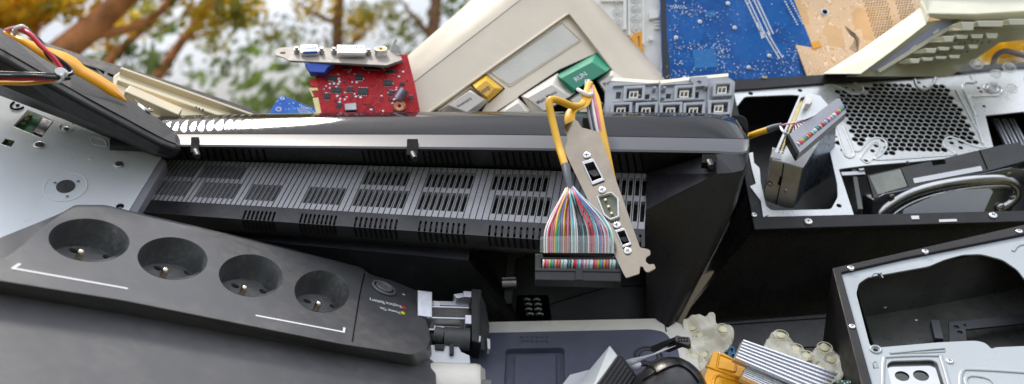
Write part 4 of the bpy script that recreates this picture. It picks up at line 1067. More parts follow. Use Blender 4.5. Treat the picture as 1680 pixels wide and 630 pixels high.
def blue_board():
    pl = Pl((1083, 0, .975), (1300, 0, .985), (1086, 130, .955))
    root = thing('motherboard', 'large deep blue circuit board dotted with solder points, standing behind the steel case', 'motherboard', pl.w(*pl.uv(1200, 130)))
    out = [(1082, -60), (1270, -60), (1303, 0), (1350, 119), (1352, 136), (1087, 136), (1083, 0)]
    b = MB(); b.plate(pl, pl.L(out), (), -.0016, 0); b.build('board', mt['mblue'], root, uvpl=pl)
    # black margin
    b = MB(); b.plate(pl, pl.L([(1082.5, -60), (1091, -60), (1094, 60), (1101, 136), (1087.5, 136)]), (), 0, .0002); b.build('board_margin', mt['navy_dark'], root)
    b = MB(); rr = random.Random(3)
    dot = lambda x, y, r=.0006: (lambda c: b.cyl(pl, c[0], c[1], r, 0, .0007, 6))(pl.uv(x, y, .0005))
    for (sx, sy, ex, ey, n, w_) in ((1218, -10, 1251, 60, 26, 5), (1232, -10, 1263, 56, 26, 5), (1254, 55, 1278, 95, 16, 5), (1284, -5, 1308, 40, 12, 9), (1243, 38, 1250, 62, 8, 3)):
        for i in range(n):
            for j in (0, 1):
                f = i/(n-1); dot(sx+(ex-sx)*f+j*w_, sy+(ey-sy)*f-j*1.5, .0009)
    for (cx, cy, sx, sy, n) in ((1150, 75, 22, 4, 60), (1185, 85, 8, 12, 50), (1135, 22, 14, 10, 40), (1110, 60, 7, 40, 50), (1300, 90, 24, 16, 80), (1120, 118, 28, 6, 40), (1165, 20, 40, 14, 40), (1270, 110, 30, 10, 60), (1205, 112, 20, 8, 30)):
        for _ in range(n):
            x, y = rr.gauss(cx, sx), rr.gauss(cy, sy)
            if 1092 < x < 1298+max(0, y)*.38 and -5 < y < 128: dot(x, y, rr.choice((.0003, .0004, .0006)))
    for i in range(12): dot(1100+i*2.2, 10+(i % 2)*3, .0007)
    o = b.build('solder_joints', mt['solder'], root); o['kind'] = 'stuff'
    for x, y in ((1205, 46), (1109, 62), (1148, 36), (1228, 111), (1194, 6), (1123, 128), (1262, 92)): screw(root, pl, x, y, 3.6, .0004, 'steel')
    b = MB(); b.plate(pl, pl.L([(1136, 82), (1172, 80), (1178, 110), (1140, 112)]), (), 0, .0003); b.build('copper_patch', mt['blue_patch'], root); b = MB(); b.plate(pl, pl.L([(1155, 20), (1172, 17), (1174, 27), (1160, 28)]), (), 0, .0003); b.build('copper_patch', mt['blue_patch'], root)
    # orange board right of it, lying deeper
    pc = Pl((1300, 0, .995), (1510, 0, 1.01), (1370, 118, .965))
    root = thing('copper_circuit_board', 'copper orange circuit board with swirling pale traces, behind the ivory keyboard', 'circuit board', pc.w(*pc.uv(1400, 110)))
    b = MB(); b.plate(pc, pc.L([(1255, -60), (1560, -60), (1560, 140), (1330, 140)]), (), -.0016, 0); b.build('board', mt['mcop'], root, uvpl=pc)
    b = MB()
    for i in range(22):
        for j in range(17):
            x = 1412+j*4.6+(i % 2)*2.3+i*1.3; y = -14+i*4.0-j*.4
            if y > 58-(x-1430)*.5+20 or x < 1410+i*1.3 or 1452+i*.9 < x < 1462+i*1.2: continue
            c = pc.uv(x, y, .0002); b.cyl(pc, c[0], c[1], .00085, 0, .0003, 6)
    o = b.build('pin_holes', mt['brown_hole'], root); o['kind'] = 'stuff'
    c = pc.uv(1353, 20); b = MB(); b.ring(pc, c[0], c[1], .0036, .0009, .0002); b.build('mounting_ring', mt['solder'], root)
    b = MB(); b.cyl(pc, c[0], c[1], .0024, 0, .0006); b.build('mounting_hole', mt['void'], root)
    b = MB()
    for k in range(7):
        w_ = 3.2
        b.tube([pc.hit(1386+k*w_*.8, 42+k*2, .0002), pc.hit(1396+k*w_*.7, 58+k*1.2, .0002), pc.hit(1404+k*w_*.2, 62+k*2.6, .0002), pc.hit(1394+k*2.2, 80+k*1.4, .0002)], .00025, 5, 3)
    b.build('trace_bundle', mt['brown_hole'], root)
    b = MB(); b.plate(pc, pc.L([(1330, 70), (1344, 66), (1348, 76), (1334, 80)], .0012), (), 0, .0012); b.build('orange_component', mt['orange_film'], root)

def ivory_keyboard():
    root = thing('ivory_keyboard', 'ivory keyboard lying upside down at the upper right, its keys pointing down', 'keyboard', P(1560, 60, .90))
    b = MB()
    A = [(1350, 121, .925), (1418, 78, .93), (1508, 14, .935), (1512, -30, .945)]
    B = [(1412, 121, .905), (1465, 82, .91), (1519, 40, .912), (1522, 28, .915)]
    b.pgrid([[(x+4, y+2, .99) for x, y, d in A], A, B[:3]+[(1524, 28, .912)]])
    # top shell
    b.pgrid([[(1512, -30, .945), (1600, -30, .93), (1720, -30, .92)], [(1510, 0, .935), (1600, 0, .925), (1720, 0, .915)], [(1522, 22, .915), (1600, 23, .903), (1720, 16, .90)]])
    b.pgrid([[(1522, 22, .915), (1600, 23, .903), (1720, 16, .90)], [(1524, 28, .918), (1600, 33, .912), (1720, 28, .91)], [(1560, 36, .93), (1620, 36, .93), (1720, 34, .93)]])
    b.pgrid([[(1508, 14, .935), (1510, 0, .935)], [(1519, 40, .912), (1522, 22, .915)]])
    b.build('shell', mt['ivory'], root, bevel=.0015)
    pl = Pl((1412, 121, .915), (1560, 34, .925), (1620, 110, .935))
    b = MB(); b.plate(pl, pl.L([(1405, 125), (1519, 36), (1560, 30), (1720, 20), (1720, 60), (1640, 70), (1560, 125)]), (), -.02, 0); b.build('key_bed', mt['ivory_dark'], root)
    b = MB(); b.plate(pl, pl.L([(1428, 116), (1540, 36), (1568, 33), (1448, 116)]), (), 0, .0008); b.build('status_strip', mt['lilac'], root)
    b = MB()
    b.bar(pl.hit(1440, 117, .003), pl.hit(1578, 33, .003), .003, .004, pl.n); b.build('ridge', mt['ivory'], root)
    b = MB()
    for x, y in ((1459, 106), (1494, 81), (1531, 55)):
        b.bar(pl.hit(x, y, .0012), pl.hit(x+9, y-6, .0012), .002, .001, pl.n)
    b.build('strip_marks', mt['offwhite'], root)
    # rows of keys : each keycap is a skirt standing toward the lower right
    nrm = None
    def kc(x, y, w_, h_, d, dark=False, slant=0):
        # pale front face + sides and underside reaching back, their shade put into a darker colour
        a = MB()
        f = [(x, y), (x+w_, y-slant), (x+w_-2, y+h_-slant), (x+3, y+h_)]
        bk = [(x-20, y-1), (x+w_-18, y-slant-2), (x+w_-22, y+h_-slant-3), (x-22, y+h_-6)]
        F0 = [P(px, py, d) for px, py in f]; B0 = [P(px, py+7, d+.026) for px, py in bk]
        i = a.add(F0+B0)
        a.face([i, i+3, i+2, i+1]); a.mi = 1
        a.face([i+4, i+7, i+3, i]); a.face([i+7, i+6, i+2, i+3]); a.face([i+6, i+5, i+1, i+2]); a.face([i+5, i+4, i, i+1])
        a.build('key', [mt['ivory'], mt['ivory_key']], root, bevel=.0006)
    row1 = [(1577, 36, 22, 14), (1603, 34, 44, 10), (1654, 31, 60, 10)]
    for x, y, w_, h_ in row1: kc(x, y, w_, h_, .885)
    row2 = [(1547, 59, 19, 10), (1568, 57, 21, 7), (1592, 56, 22, 7), (1617, 54, 21, 9)]
    for x, y, w_, h_ in row2: kc(x, y, w_, h_, .89)
    row3 = [(1518, 79, 19, 8), (1539, 77, 20, 6), (1563, 75, 20, 6), (1588, 73, 18, 7)]
    for x, y, w_, h_ in row3: kc(x, y, w_, h_, .892)
    row4 = [(1492, 96, 18, 8), (1512, 94, 20, 6), (1534, 92, 20, 5), (1556, 90, 20, 6)]
    for x, y, w_, h_ in row4: kc(x, y, w_, h_, .894)
    tb = MB()
    for (x, y) in ((1563, 66), (1572, 72), (1580, 71), (1592, 68), (1601, 68), (1608, 71), (1620, 69), (1536, 88), (1548, 88), (1556, 86), (1575, 86), (1584, 85)):
        tb.bar(P(x, y, .8885), P(x+5, y-2, .8885), .0006, .0005, up)
        tb.bar(P(x+2, y+2, .8885), P(x+4, y-3, .8885), .0006, .0005, up)
    tb.build('key_legends', mt['text_dark'], root)

def grey_block():
    pl = Pl((1000, 140, .868), (1200, 130, .882), (1000, 190, .85))
    root = thing('connector_block', 'grey plastic block of square sockets with small white plugs, standing behind monitor rim', 'connector block', pl.w(*pl.uv(1100, 190), -.02))
    rect = lambda x0, y0, x1, y1, h=0, sl=-.05: pl.L([(x0, y0+0), (x1, y0+(x1-x0)*sl), (x1-1, y1+(x1-x0)*sl), (x0-1, y1)], h)
    cells = [(1022, 148, 1057, 173), (1105, 147, 1139, 172), (1168, 141, 1200, 165), (1001, 175, 1036, 200), (1041, 175, 1078, 200), (1081, 175, 1118, 200), (1119, 175, 1155, 200), (1160, 171, 1197, 196)]
    wins = [(1011, 151, 1019, 162), (1057, 155, 1066, 163), (1093, 154, 1101, 162), (1140, 151, 1147, 161)]
    out = pl.L([(993, 145), (1002, 134), (1080, 139), (1131, 133), (1195, 127), (1206, 134), (1204, 165), (1196, 215), (994, 215)])
    hs = [rect(x0+5, y0+4, x1-5, y1-4) for x0, y0, x1, y1 in cells]+[rect(*w_) for w_ in wins]
    b = MB(); b.plate(pl, rnd(out, .002), hs, -.004, 0); b.build('face_plate', mt['grey_pl'], root, bevel=.0005)
    b = MB(); b.plate(pl, rnd(pl.L([(996, 150), (1005, 141), (1080, 144), (1195, 135), (1202, 140), (1190, 215), (998, 215)]), .002), (), -.03, -.012); b.build('rear_body', mt['grey_pl'], root)
    b = MB(); b.pgrid([[(1002, 134, .871), (1080, 139, .876), (1131, 133, .88), (1195, 127, .883)], [(1006, 129, .895), (1080, 134, .90), (1131, 128, .903), (1195, 122, .906)]]); b.build('cream_top', mt['cream_pale'], root, solid=.001)
    for x0, y0, x1, y1 in cells:
        b = MB(); b.plate(pl, rect(x0, y0, x1, y1), [rect(x0+5, y0+4.5, x1-5, y1-4.5)], -.001, .006); f = b.build('socket_frame', mt['grey_pl'], root, bevel=.0008)
        cx, cy = (x0+x1)/2-1, (y0+y1)/2-1
        b = MB()
        b.plate(pl, rect(cx-7, cy-6, cx+8, cy+6), [rect(cx-5, cy-3.5, cx-.6, cy+3.5), rect(cx+1, cy-3.5, cx+6, cy+3.5)], -.004, .0035)
        b.build('white_plug', mt['offwhite'], f)
        b = MB(); b.plate(pl, rect(cx-6, cy-5, cx+7, cy+5), (), -.005, -.003); b.build('plug_cavity', mt['void'], f)
    b = MB()
    for x0, y0, x1, y1 in ((1080, 136, 1083, 200), (1160, 131, 1163, 200), (1006, 142, 1080, 144.5), (1086, 141, 1160, 143), (1004, 169, 1078, 171), (1084, 168, 1156, 170)):
        b.plate(pl, rect(x0, y0, x1, y1), (), -.001, .003)
    b.build('rib', mt['grey_pl'], root, bevel=.0005)
    for x, y in ((1072, 150), (1070, 166), (1088, 150), (1086, 165), (1156, 147)):
        c = pl.uv(x, y); b = MB(); b.cyl(pl, c[0], c[1], .0019, 0, .006, 14, r1=.0013); b.build('locating_peg', mt['grey_pl'], root)
    b = MB(); b.plate(pl, rnd(pl.L([(1130, 128), (1160, 126), (1162, 141), (1140, 143)], .003), .0015), [oval(1147, 136, 3.6, pl, .003)], .0005, .004); b.build('latch', mt['grey_pl'], root, bevel=.0004)

# ================================================================ hanging cables in the centre
RAIN = ['white_pl', 'w_red', 'w_pink', 'w_pink', 'w_yel', 'w_grn', 'w_teal', 'w_pur', 'w_yel', 'w_red', 'w_pink', 'w_brn', 'w_wht', 'w_teal', 'w_wht', 'w_wht', 'w_blk', 'w_teal', 'w_blk', 'w_wht', 'w_red', 'w_red', 'w_pink', 'w_teal', 'w_wht', 'w_blue', 'w_pink', 'w_wht', 'w_pink', 'w_wht', 'w_teal', 'w_wht']
def hanging():
    pl = Pl((944, 196, .742), (1051, 407, .655), (923, 241, .728))
    root = thing('slot_bracket', 'long nickel slot bracket with dark ports and screws, hanging aslant over monitor back', 'slot bracket', pl.w(*pl.uv(975, 300)))
    out = [(926, 205), (943, 196), (948, 199), (954, 209), (981, 216), (984, 220), (1050, 406), (1064, 409), (1067, 412), (1067, 418), (1060, 422), (1059, 429), (1065, 434), (1073, 433), (1076, 440), (1062, 447), (1057, 443), (1055, 437), (1050, 437), (1049, 449), (1027, 456), (1022, 447), (924, 244), (931, 232), (930, 220), (926, 213)]
    port = [(957, 269), (974, 264), (990, 295), (972, 302)]; port2 = [(1011, 381), (1025, 377), (1035, 401), (1022, 406)]
    ser = [(982, 325), (1003, 319), (1013, 328), (1014, 357), (1002, 361), (993, 353)]
    b = MB(); b.plate(pl, rnd(pl.L(out), .0009, 3), [pl.L(port), pl.L(port2), pl.L(ser)], -.001, 0); b.build('plate', mt['nickel'], root, bevel=.0003)
    for p_, nm in ((port, 'data_port'), (port2, 'small_port')):
        b = MB(); L_ = pl.L(p_); cx = sum(q[0] for q in L_)/4; cy = sum(q[1] for q in L_)/4
        sc = lambda f: [(cx+(q[0]-cx)*f, cy+(q[1]-cy)*f) for q in L_]
        b.plate(pl, rnd(sc(1.14), .0008, 2), [sc(.86)], -.008, .0012); o = b.build(nm, mt['dull_steel'], root, bevel=.0002)
        b = MB(); b.plate(pl, sc(.95), (), -.009, -.0075); b.build('port_cavity', mt['void'], o)
        b = MB(); b.plate(pl, [(cx+(q[0]-cx)*.8+.0008, cy+(q[1]-cy)*.3) for q in L_], (), -.008, -.001); b.build('port_tongue', mt['black'], o)
    b = MB(); S_ = pl.L([(979, 325), (1004, 317), (1016, 328), (1017, 358), (1002, 364), (991, 356)]); Si = pl.L(ser)
    b.plate(pl, rnd(S_, .0012), [rnd(Si, .001)], -.004, .0022); o = b.build('pin_header', mt['label'], root, bevel=.0004)
    b = MB(); b.plate(pl, rnd(Si, .001), (), -.004, -.001); b.build('header_floor', mt['olive_insert'], o)
    b = MB()
    for x, y in ((994, 330), (999, 341), (1004, 352)):
        c = pl.uv(x, y); b.cyl(pl, c[0], c[1], .001, -.001, .002, 10)
    b.build('pins', mt['brass'], o)
    for x, y in ((963, 255.6), (988, 312.5), (1012, 370), (1030, 412.5)): screw(root, pl, x, y, 7, 0, 'steel')
    # thick yellow round cable and its connector
    root = thing('data_cable', 'thick yellow cable fanning into rainbow wires and a black plug, hanging over monitor rim', 'data cable', P(930, 290, .71))
    b = MB(); b.tube([P(966, 138, .80), P(960, 158, .778), P(955, 172, .765), P(940, 174, .752), P(924, 168, .742), P(908, 163, .735), P(901, 169, .732), P(906, 196, .728), P(916, 236, .718), P(924, 262, .706), P(930, 282, .697)], .0028, 14, 8)
    b.build('yellow_jacket', mt['yellow_cable'], root)
    b = MB(); b.tube([P(928, 272, .701), P(931, 290, .692), P(935, 312, .684)], .0033, 14, 5, r1=.0026); b.build('grey_sleeve', mt['shrink'], root)
    pc = Pl((879, 437, .652), (1020, 440, .652), (949, 462, .645))
    N_ = 34
    rr = random.Random(5)
    for i in range(N_):
        f = i/(N_-1); xe = 893+f*113+rr.uniform(-.7, .7); m = RAIN[i*len(RAIN)//N_]
        xs = 930+f*10; ph = rr.uniform(-.0035, .0035)
        b = MB()
        b.tube([P(xs, 306, .686+ph*.4), P(xs+(xe-xs)*.22, 322, .680-abs(ph)-.004*math.sin(f*3.14)), P(xs+(xe-xs)*.70+rr.uniform(-2, 2), 352, .668+ph), P(xs+(xe-xs)*.93, 374, .660+ph*.6), P(xe, 392, .657), P(xe, 415, .655)], .00055, 6, 5)
        b.build('thin_wire', mt[m], root)
    b = MB(); pf = Pl((890, 389, .6545), (1007, 389, .6545), (890, 414, .6515)); b.plate(pf, pf.L([(886, 388), (1008, 386), (1008, 416), (886, 414)]), (), 0, .0002); b.build('clear_film', mt['film'], root)
    hk = lambda q, h=0: pc.L(q, h)
    b = MB()
    b.plate(pc, hk([(878, 416), (890, 416), (892, 422), (1006, 422), (1008, 418), (1021, 419), (1019, 462), (878, 459)]), [hk([(888, 424.5), (1015, 426), (1015, 441), (888, 440)])], -.008, 0)
    pg = b.build('black_plug', mt['black'], root, bevel=.0005)
    b = MB(); b.plate(pc, hk([(886, 423), (1017, 424), (1017, 444), (886, 443)]), (), -.009, -.005); b.build('plug_slot', mt['void'], pg)
    b = MB()
    for q in ([(944, 441), (955, 441), (956, 461), (944, 461)],): b.plate(pc, hk(q), (), 0, .0014)
    b.plate(pc, hk([(878, 441), (1020, 443), (1019, 447), (878, 445)]), (), 0, .0006)
    b.build('key_rib', mt['black'], pg, bevel=.0003)
    n = 50
    cols = sorted(set(RAIN)); b = MB()
    if True:
        for i in range(n):
            b.mi = cols.index(RAIN[i % len(RAIN)])
            x = 891+i*(122/(n-1))
            p = pc.hit(x, 432.5, -.003); e = pc.v*.0030; rr_ = pc.u*.0004
            b.tube([p-e-pc.n*.001, p-e*.6+pc.n*.0018, p+pc.n*.0024+rr_, p+e*.6+pc.n*.0018, p+e-pc.n*.001], .00075, 6, 2)
        b.build('wire_ends', [mt[m] for m in cols], pg)
    # yellow tape loop holding the bracket, pink and grey wires
    root = thing('wire_loop', 'yellow, pink and grey wires tied together, draped over monitor rim behind nickel bracket', 'wire bundle', P(970, 190, .77))
    def w(pts, m, r=.0011, nm='wire', fl=1, fd=None):
        b = MB(); b.tube([P(*p) for p in pts], r, 10, 7, flat=fl, fdir=fd); b.build(nm, mt[m], root)
    w([(965, 150, .785), (962, 164, .772), (955, 174, .764), (943, 178, .757), (936, 186, .753), (935, 198, .748), (940, 214, .745)], 'yellow_cable', .0042, 'yellow_strap', .3, V((1, 0, 0)))
    w([(968, 140, .80), (978, 165, .782), (984, 200, .762), (992, 240, .748), (1002, 290, .735), (1010, 330, .73)], 'yellow_cable', .0036, 'yellow_strap', .35, V((1, 0, 0)))
    for i, (m, dx) in enumerate((('pink_wire', 4), ('w_pink', 7), ('grey_wire', -1), ('black_wire', -4), ('grey_wire', -7), ('w_wht', 1.5))):
        w([(964+dx*.4, 132, .81), (967+dx*.8, 150, .79-i*.0006), (972+dx, 180, .77-i*.0006), (978+dx, 212, .757-i*.0006), (986+dx, 250, .748), (994+dx*.6, 290, .738)], m, .0011)
    w([(970, 136, .80), (964, 145, .79), (964, 160, .775), (958, 172, .765)], 'yellow_cable', .0016)
    b = MB(); b.smooth = True
    pt = Pl((955, 150, .775), (966, 150, .775), (955, 160, .77)); c = pt.uv(956, 152)
    b.dome(pt, c[0], c[1], .0026, -.002, .004); b.tube([P(948, 147, .778), P(955, 151, .772), P(964, 156, .772), P(972, 154, .775)], .0017, 8, 4)
    b.build('cable_tie', mt['clearwhite'], root)

def plug_right():
    pl = Pl((1292, 223, .80), (1370, 162, .815), (1309, 250, .79))
    root = thing('ribbon_plug', 'long grey cable plug with a rainbow row of wires, resting on the tall steel drive', 'cable plug', pl.w(*pl.uv(1340, 205)))
    body = [(1291, 223), (1372, 162), (1378, 161), (1389, 184), (1311, 251), (1306, 251)]
    b = MB(); b.plate(pl, rnd(pl.L(body), .0008), [pl.L([(1307, 233), (1382, 173), (1386, 180), (1311, 241)])], -.009, 0); b.mi = 0
    pg = b.build('plug_body', mt['plug_grey'], root, bevel=.0006)
    b = MB(); b.plate(pl, pl.L([(1290, 222), (1294, 220), (1311, 250), (1307, 253)]), (), -.010, .0012); b.plate(pl, pl.L([(1306, 231), (1383, 171), (1388, 181), (1311, 243)]), (), -.0085, -.004); b.build('black_insert', mt['black'], pg)
    A, B_ = V(pl.uv(1310, 236)), V(pl.uv(1383, 177.5)); d = (B_-A).normalized(); e = V((-d.y, d.x))
    n = 40
    cols = sorted(set(RAIN)); b = MB()
    if True:
        for i in range(n):
            b.mi = cols.index(RAIN[i % len(RAIN)])
            q = A+(B_-A)*(i/(n-1)); pp = lambda s_, h: pl.w(q.x+e.x*s_, q.y+e.y*s_, h)
            b.tube([pp(-.0022, -.004), pp(-.0014, 0), pp(0, .0007), pp(.0014, 0), pp(.0022, -.004)], .00068, 6, 2)
        b.build('wire_ends', [mt[m] for m in cols], pg)
    b = MB(); b.tube([P(1200, 236, .86), P(1222, 226, .845), P(1238, 220, .832), P(1256, 214, .824), P(1266, 211, .82)], .0027, 12, 6); b.build('yellow_jacket', mt['yellow_cable'], root)
    b = MB(); b.tube([P(1260, 213, .822), P(1270, 209, .819), P(1283, 206, .816)], .0031, 12, 5, r1=.0024); b.build('grey_sleeve', mt['shrink'], root)
    rr = random.Random(2)
    for i in range(22):
        f = i/21; m = RAIN[(i*3) % len(RAIN)]
        if i % 2: end = (1300+f*70, 219-f*52+3, .813+.012*f); mid = (1300+f*25, 204-f*10, .806)
        else: end = (1296+f*16, 224+f*24, .806-.012*f); mid = (1284+f*10, 214+f*14+rr.uniform(-2, 2), .804)
        b = MB(); b.tube([P(1279, 206, .816), P(*mid), P(*end)], .0006, 6, 6); b.build('thin_wire', mt[m], root)

# ================================================================ steel computer case, upper right
def hexr(pl, u, v, r):
    return [(u+r*math.cos(math.pi/6+i*math.pi/3), v+r*math.sin(math.pi/6+i*math.pi/3)) for i in range(6)]
def case_upper():
    pl = Pl((1237, 366, .815), (1680, 354, .83), (1200, 140, .94))
    root = thing('computer_case', 'opened computer case with bare steel face, hexagon fan grille and black sides, right', 'computer case', P(1440, 470, .88))
    # black frame rim
    outer = [(1190, 133), (1420, 120), (1640, 106), (1760, 98), (1760, 362), (1680, 365), (1237, 378)]
    inner = [(1203, 150), (1345, 139), (1500, 128), (1640, 114), (1740, 108), (1740, 345), (1680, 347), (1252, 357)]
    b = MB(); b.plate(pl, pl.L(outer), [pl.L(inner)], -.004, .0015)
    b.build('black_frame', mt['matte_black'], root, bevel=.0008)
    op1 = [(1207, 176), (1222, 157), (1298, 154), (1350, 158), (1362, 246), (1374, 300), (1375, 322), (1364, 342), (1266, 344), (1250, 330), (1222, 240)]
    op2 = [(1379, 283), (1376, 276), (1420, 270), (1500, 264), (1735, 240), (1735, 351), (1403, 356)]
    op3 = [(1617, 188), (1735, 176), (1735, 232), (1631, 243)]
    hs = [rnd(pl.L(op1), .003, 3), rnd(pl.L(op2), .002, 3), rnd(pl.L(op3), .002, 3)]
    # fan grille hexagons
    hexes = []
    A = V(pl.uv(1385, 150)); 
    grille = pl.L([(1366, 148), (1378, 139), (1400, 151), (1424, 151), (1404, 136), (1500, 128), (1498, 140), (1520, 142), (1534, 131), (1548, 128), (1560, 140), (1608, 222), (1612, 236), (1585, 240), (1555, 228), (1545, 236), (1562, 248), (1440, 256), (1450, 240), (1444, 230), (1428, 230), (1408, 244), (1395, 236), (1372, 165)])
    pu = .0065; pv = pu*.866
    rmax = pu*.5*1.155*.90
    cu = [p[0] for p in grille]; cv = [p[1] for p in grille]
    j = 0; v = min(cv)
    while v < max(cv):
        u = min(cu)+(pu/2 if j % 2 else 0)
        while u < max(cu):
            if inpoly((u, v), grille) and all(inpoly((u+rmax*math.cos(t), v+rmax*math.sin(t)), grille) for t in (0, 1.57, 3.14, 4.71)): hexes.append(hexr(pl, u, v, rmax))
            u += pu
        v += pv; j += 1
    holes = [(1232, 152, 4.2), (1313, 147, 4), (1357, 240, 3.2), (1377, 336, 4.5), (1490, 265, 3), (1615, 173, 3.2), (1389, 134, 2), (1242, 310, 0), (1376, 233, 5.5), (1372, 223, 2.2), (1381, 245, 2.2),
             (1389, 142, 3), (1401, 146, 3), (1508, 134, 3), (1517, 141, 3), (1438, 238, 4), (1432, 246, 4), (1421, 263, 4.5), (1562, 233, 4), (1577, 241, 4), (1601, 133, 3), (1606, 143, 3), (1610, 149, 3)]
    for x, y, r in holes:
        if r: hs.append(oval(x, y, r, pl, 0, 14))
    b = MB(); b.plate(pl, pl.L([(1202, 149), (1345, 138), (1500, 127), (1640, 113), (1745, 107), (1745, 350), (1680, 352), (1250, 361)], -.001), hs+hexes, -.0022, -.001)
    face = b.build('steel_face', mt['zinc'], root)
    face_ = face; RM = 'zinc'
    def ridge(q, r=.0016, k=4): MB().tube([pl.hit(x, y, -.0007) for x, y in q], r, 8, k, flat=.5, fdir=pl.u).build('pressed_ridge', mt[RM], face_)
    ridge([(1395, 236), (1400, 246), (1410, 247), (1424, 232), (1436, 226), (1450, 229), (1455, 240), (1446, 254), (1440, 262), (1560, 254), (1564, 250), (1548, 238), (1551, 228), (1562, 225), (1600, 240), (1614, 241), (1612, 230), (1568, 148)], .0011)
    ridge([(1414, 262), (1422, 267), (1431, 261), (1444, 240), (1438, 233), (1430, 237), (1413, 256), (1414, 262)], .0009)
    ridge([(1352, 139), (1372, 140), (1398, 153), (1412, 152), (1414, 143), (1394, 131)])
    ridge([(1500, 126), (1505, 142), (1518, 147), (1530, 138), (1536, 124)])
    ridge([(1593, 124), (1598, 135), (1580, 140), (1600, 190)])
    ridge([(1640, 156), (1600, 158), (1592, 164), (1612, 236)], .0013)
    ridge([(1370, 208), (1385, 250), (1392, 258), (1400, 256), (1400, 248), (1384, 208)], .0012)
    ridge([(1348, 160), (1355, 178), (1372, 208)], .001)
    c = pl.uv(1630, 145); b = MB(); k = mpp(pl, 1630, 145); b.ring(pl, c[0], c[1], 14*k, .0009, -.0008); b.ring(pl, c[0], c[1], 8*k, .0014, -.0008); b.build('round_boss', mt['alu'], face)
    # screws and slots in the rim
    screw(root, pl, 1326, 364, 7, .0015, 'steel'); screw(root, pl, 1237, 353, 5, .0015, 'steel'); screw(root, pl, 1498, 116, 5.5, .0015, 'dull_steel'); screw(root, pl, 1254, 127, 5, .0015, 'nickel')
    screw(root, pl, 1629, 354, 7, .0015, 'steel', 'ring_screw')
    b = MB()
    for q in ([(1494, 355), (1507, 354.5), (1508, 360), (1496, 360.5)], [(1540, 361), (1569, 360), (1570, 364), (1541, 365)]): b.plate(pl, pl.L(q, .0015), (), .001, .0022)
    b.build('rim_slot', mt['label'], root)
    # bay guard: bent steel edge piece left of the bay, with holes
    b = MB(); b.plate(pl, rnd(pl.L([(1228, 252), (1235, 250), (1237, 268), (1246, 276), (1248, 300), (1258, 345), (1262, 352), (1252, 357), (1248, 330), (1236, 314), (1230, 306), (1240, 302), (1234, 280)], .002), .001), (), -.001, .0025); b.build('bay_clip', mt['zinc'], root, bevel=.0003)
    # interior: tray walls, rails
    b = MB(); b.plate(pl, pl.L([(1190, 140), (1760, 100), (1760, 365), (1240, 370)]), (), -.054, -.05); b.build('inner_tray', mt['tray_shade'], root)
    b = MB()
    wl = [(1250, 358), (1225, 262), (1203, 149), (1345, 138), (1500, 127), (1640, 113), (1745, 107), (1752, 352)]
    b.grid([[pl.hit(x, y, -.003) for x, y in wl], [pl.hit(x, y, -.003)-pl.n*.048 for x, y in wl]]); b.build('inner_wall', mt['tray_shade'], root)
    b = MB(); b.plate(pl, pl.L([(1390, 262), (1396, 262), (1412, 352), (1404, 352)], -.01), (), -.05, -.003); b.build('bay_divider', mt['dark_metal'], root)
    for off in (0, 13, 26):
        b = MB(); b.bar(pl.hit(1632+off, 196, -.02), pl.hit(1654+off, 240, -.02), .0045, .003, pl.n); b.bar(pl.hit(1636+off, 196, -.018), pl.hit(1658+off, 240, -.018), .0012, .003, pl.n); b.build('bay_rail', mt['alu'], root)
    b = MB(); b.bar(pl.hit(1380, 287, -.003), pl.hit(1418, 285, -.003), .004, .003, pl.n); b.bar(pl.hit(1408, 282, -.003), pl.hit(1416, 281, -.003), .002, .006, pl.n); b.build('bay_lip', mt['dull_steel'], root)
    # side wall dropping away below the rim
    b = MB()
    b.pgrid([[(1237, 377.5, .815), (1450, 371, .82), (1700, 364, .83)], [(1113, 529, .885), (1380, 508, .89), (1700, 500, .90)], [(1113, 640, .90), (1380, 640, .905), (1700, 640, .91)]])
    b.pgrid([[(1192, 134, .94), (1203, 200, .905), (1225, 315, .84), (1237, 377.5, .816)], [(1170, 130, 1.05), (1130, 200, 1.05), (1112, 400, 1.0), (1113, 529, .9)]])
    b.build('side_panel', mt['case_side'], root)

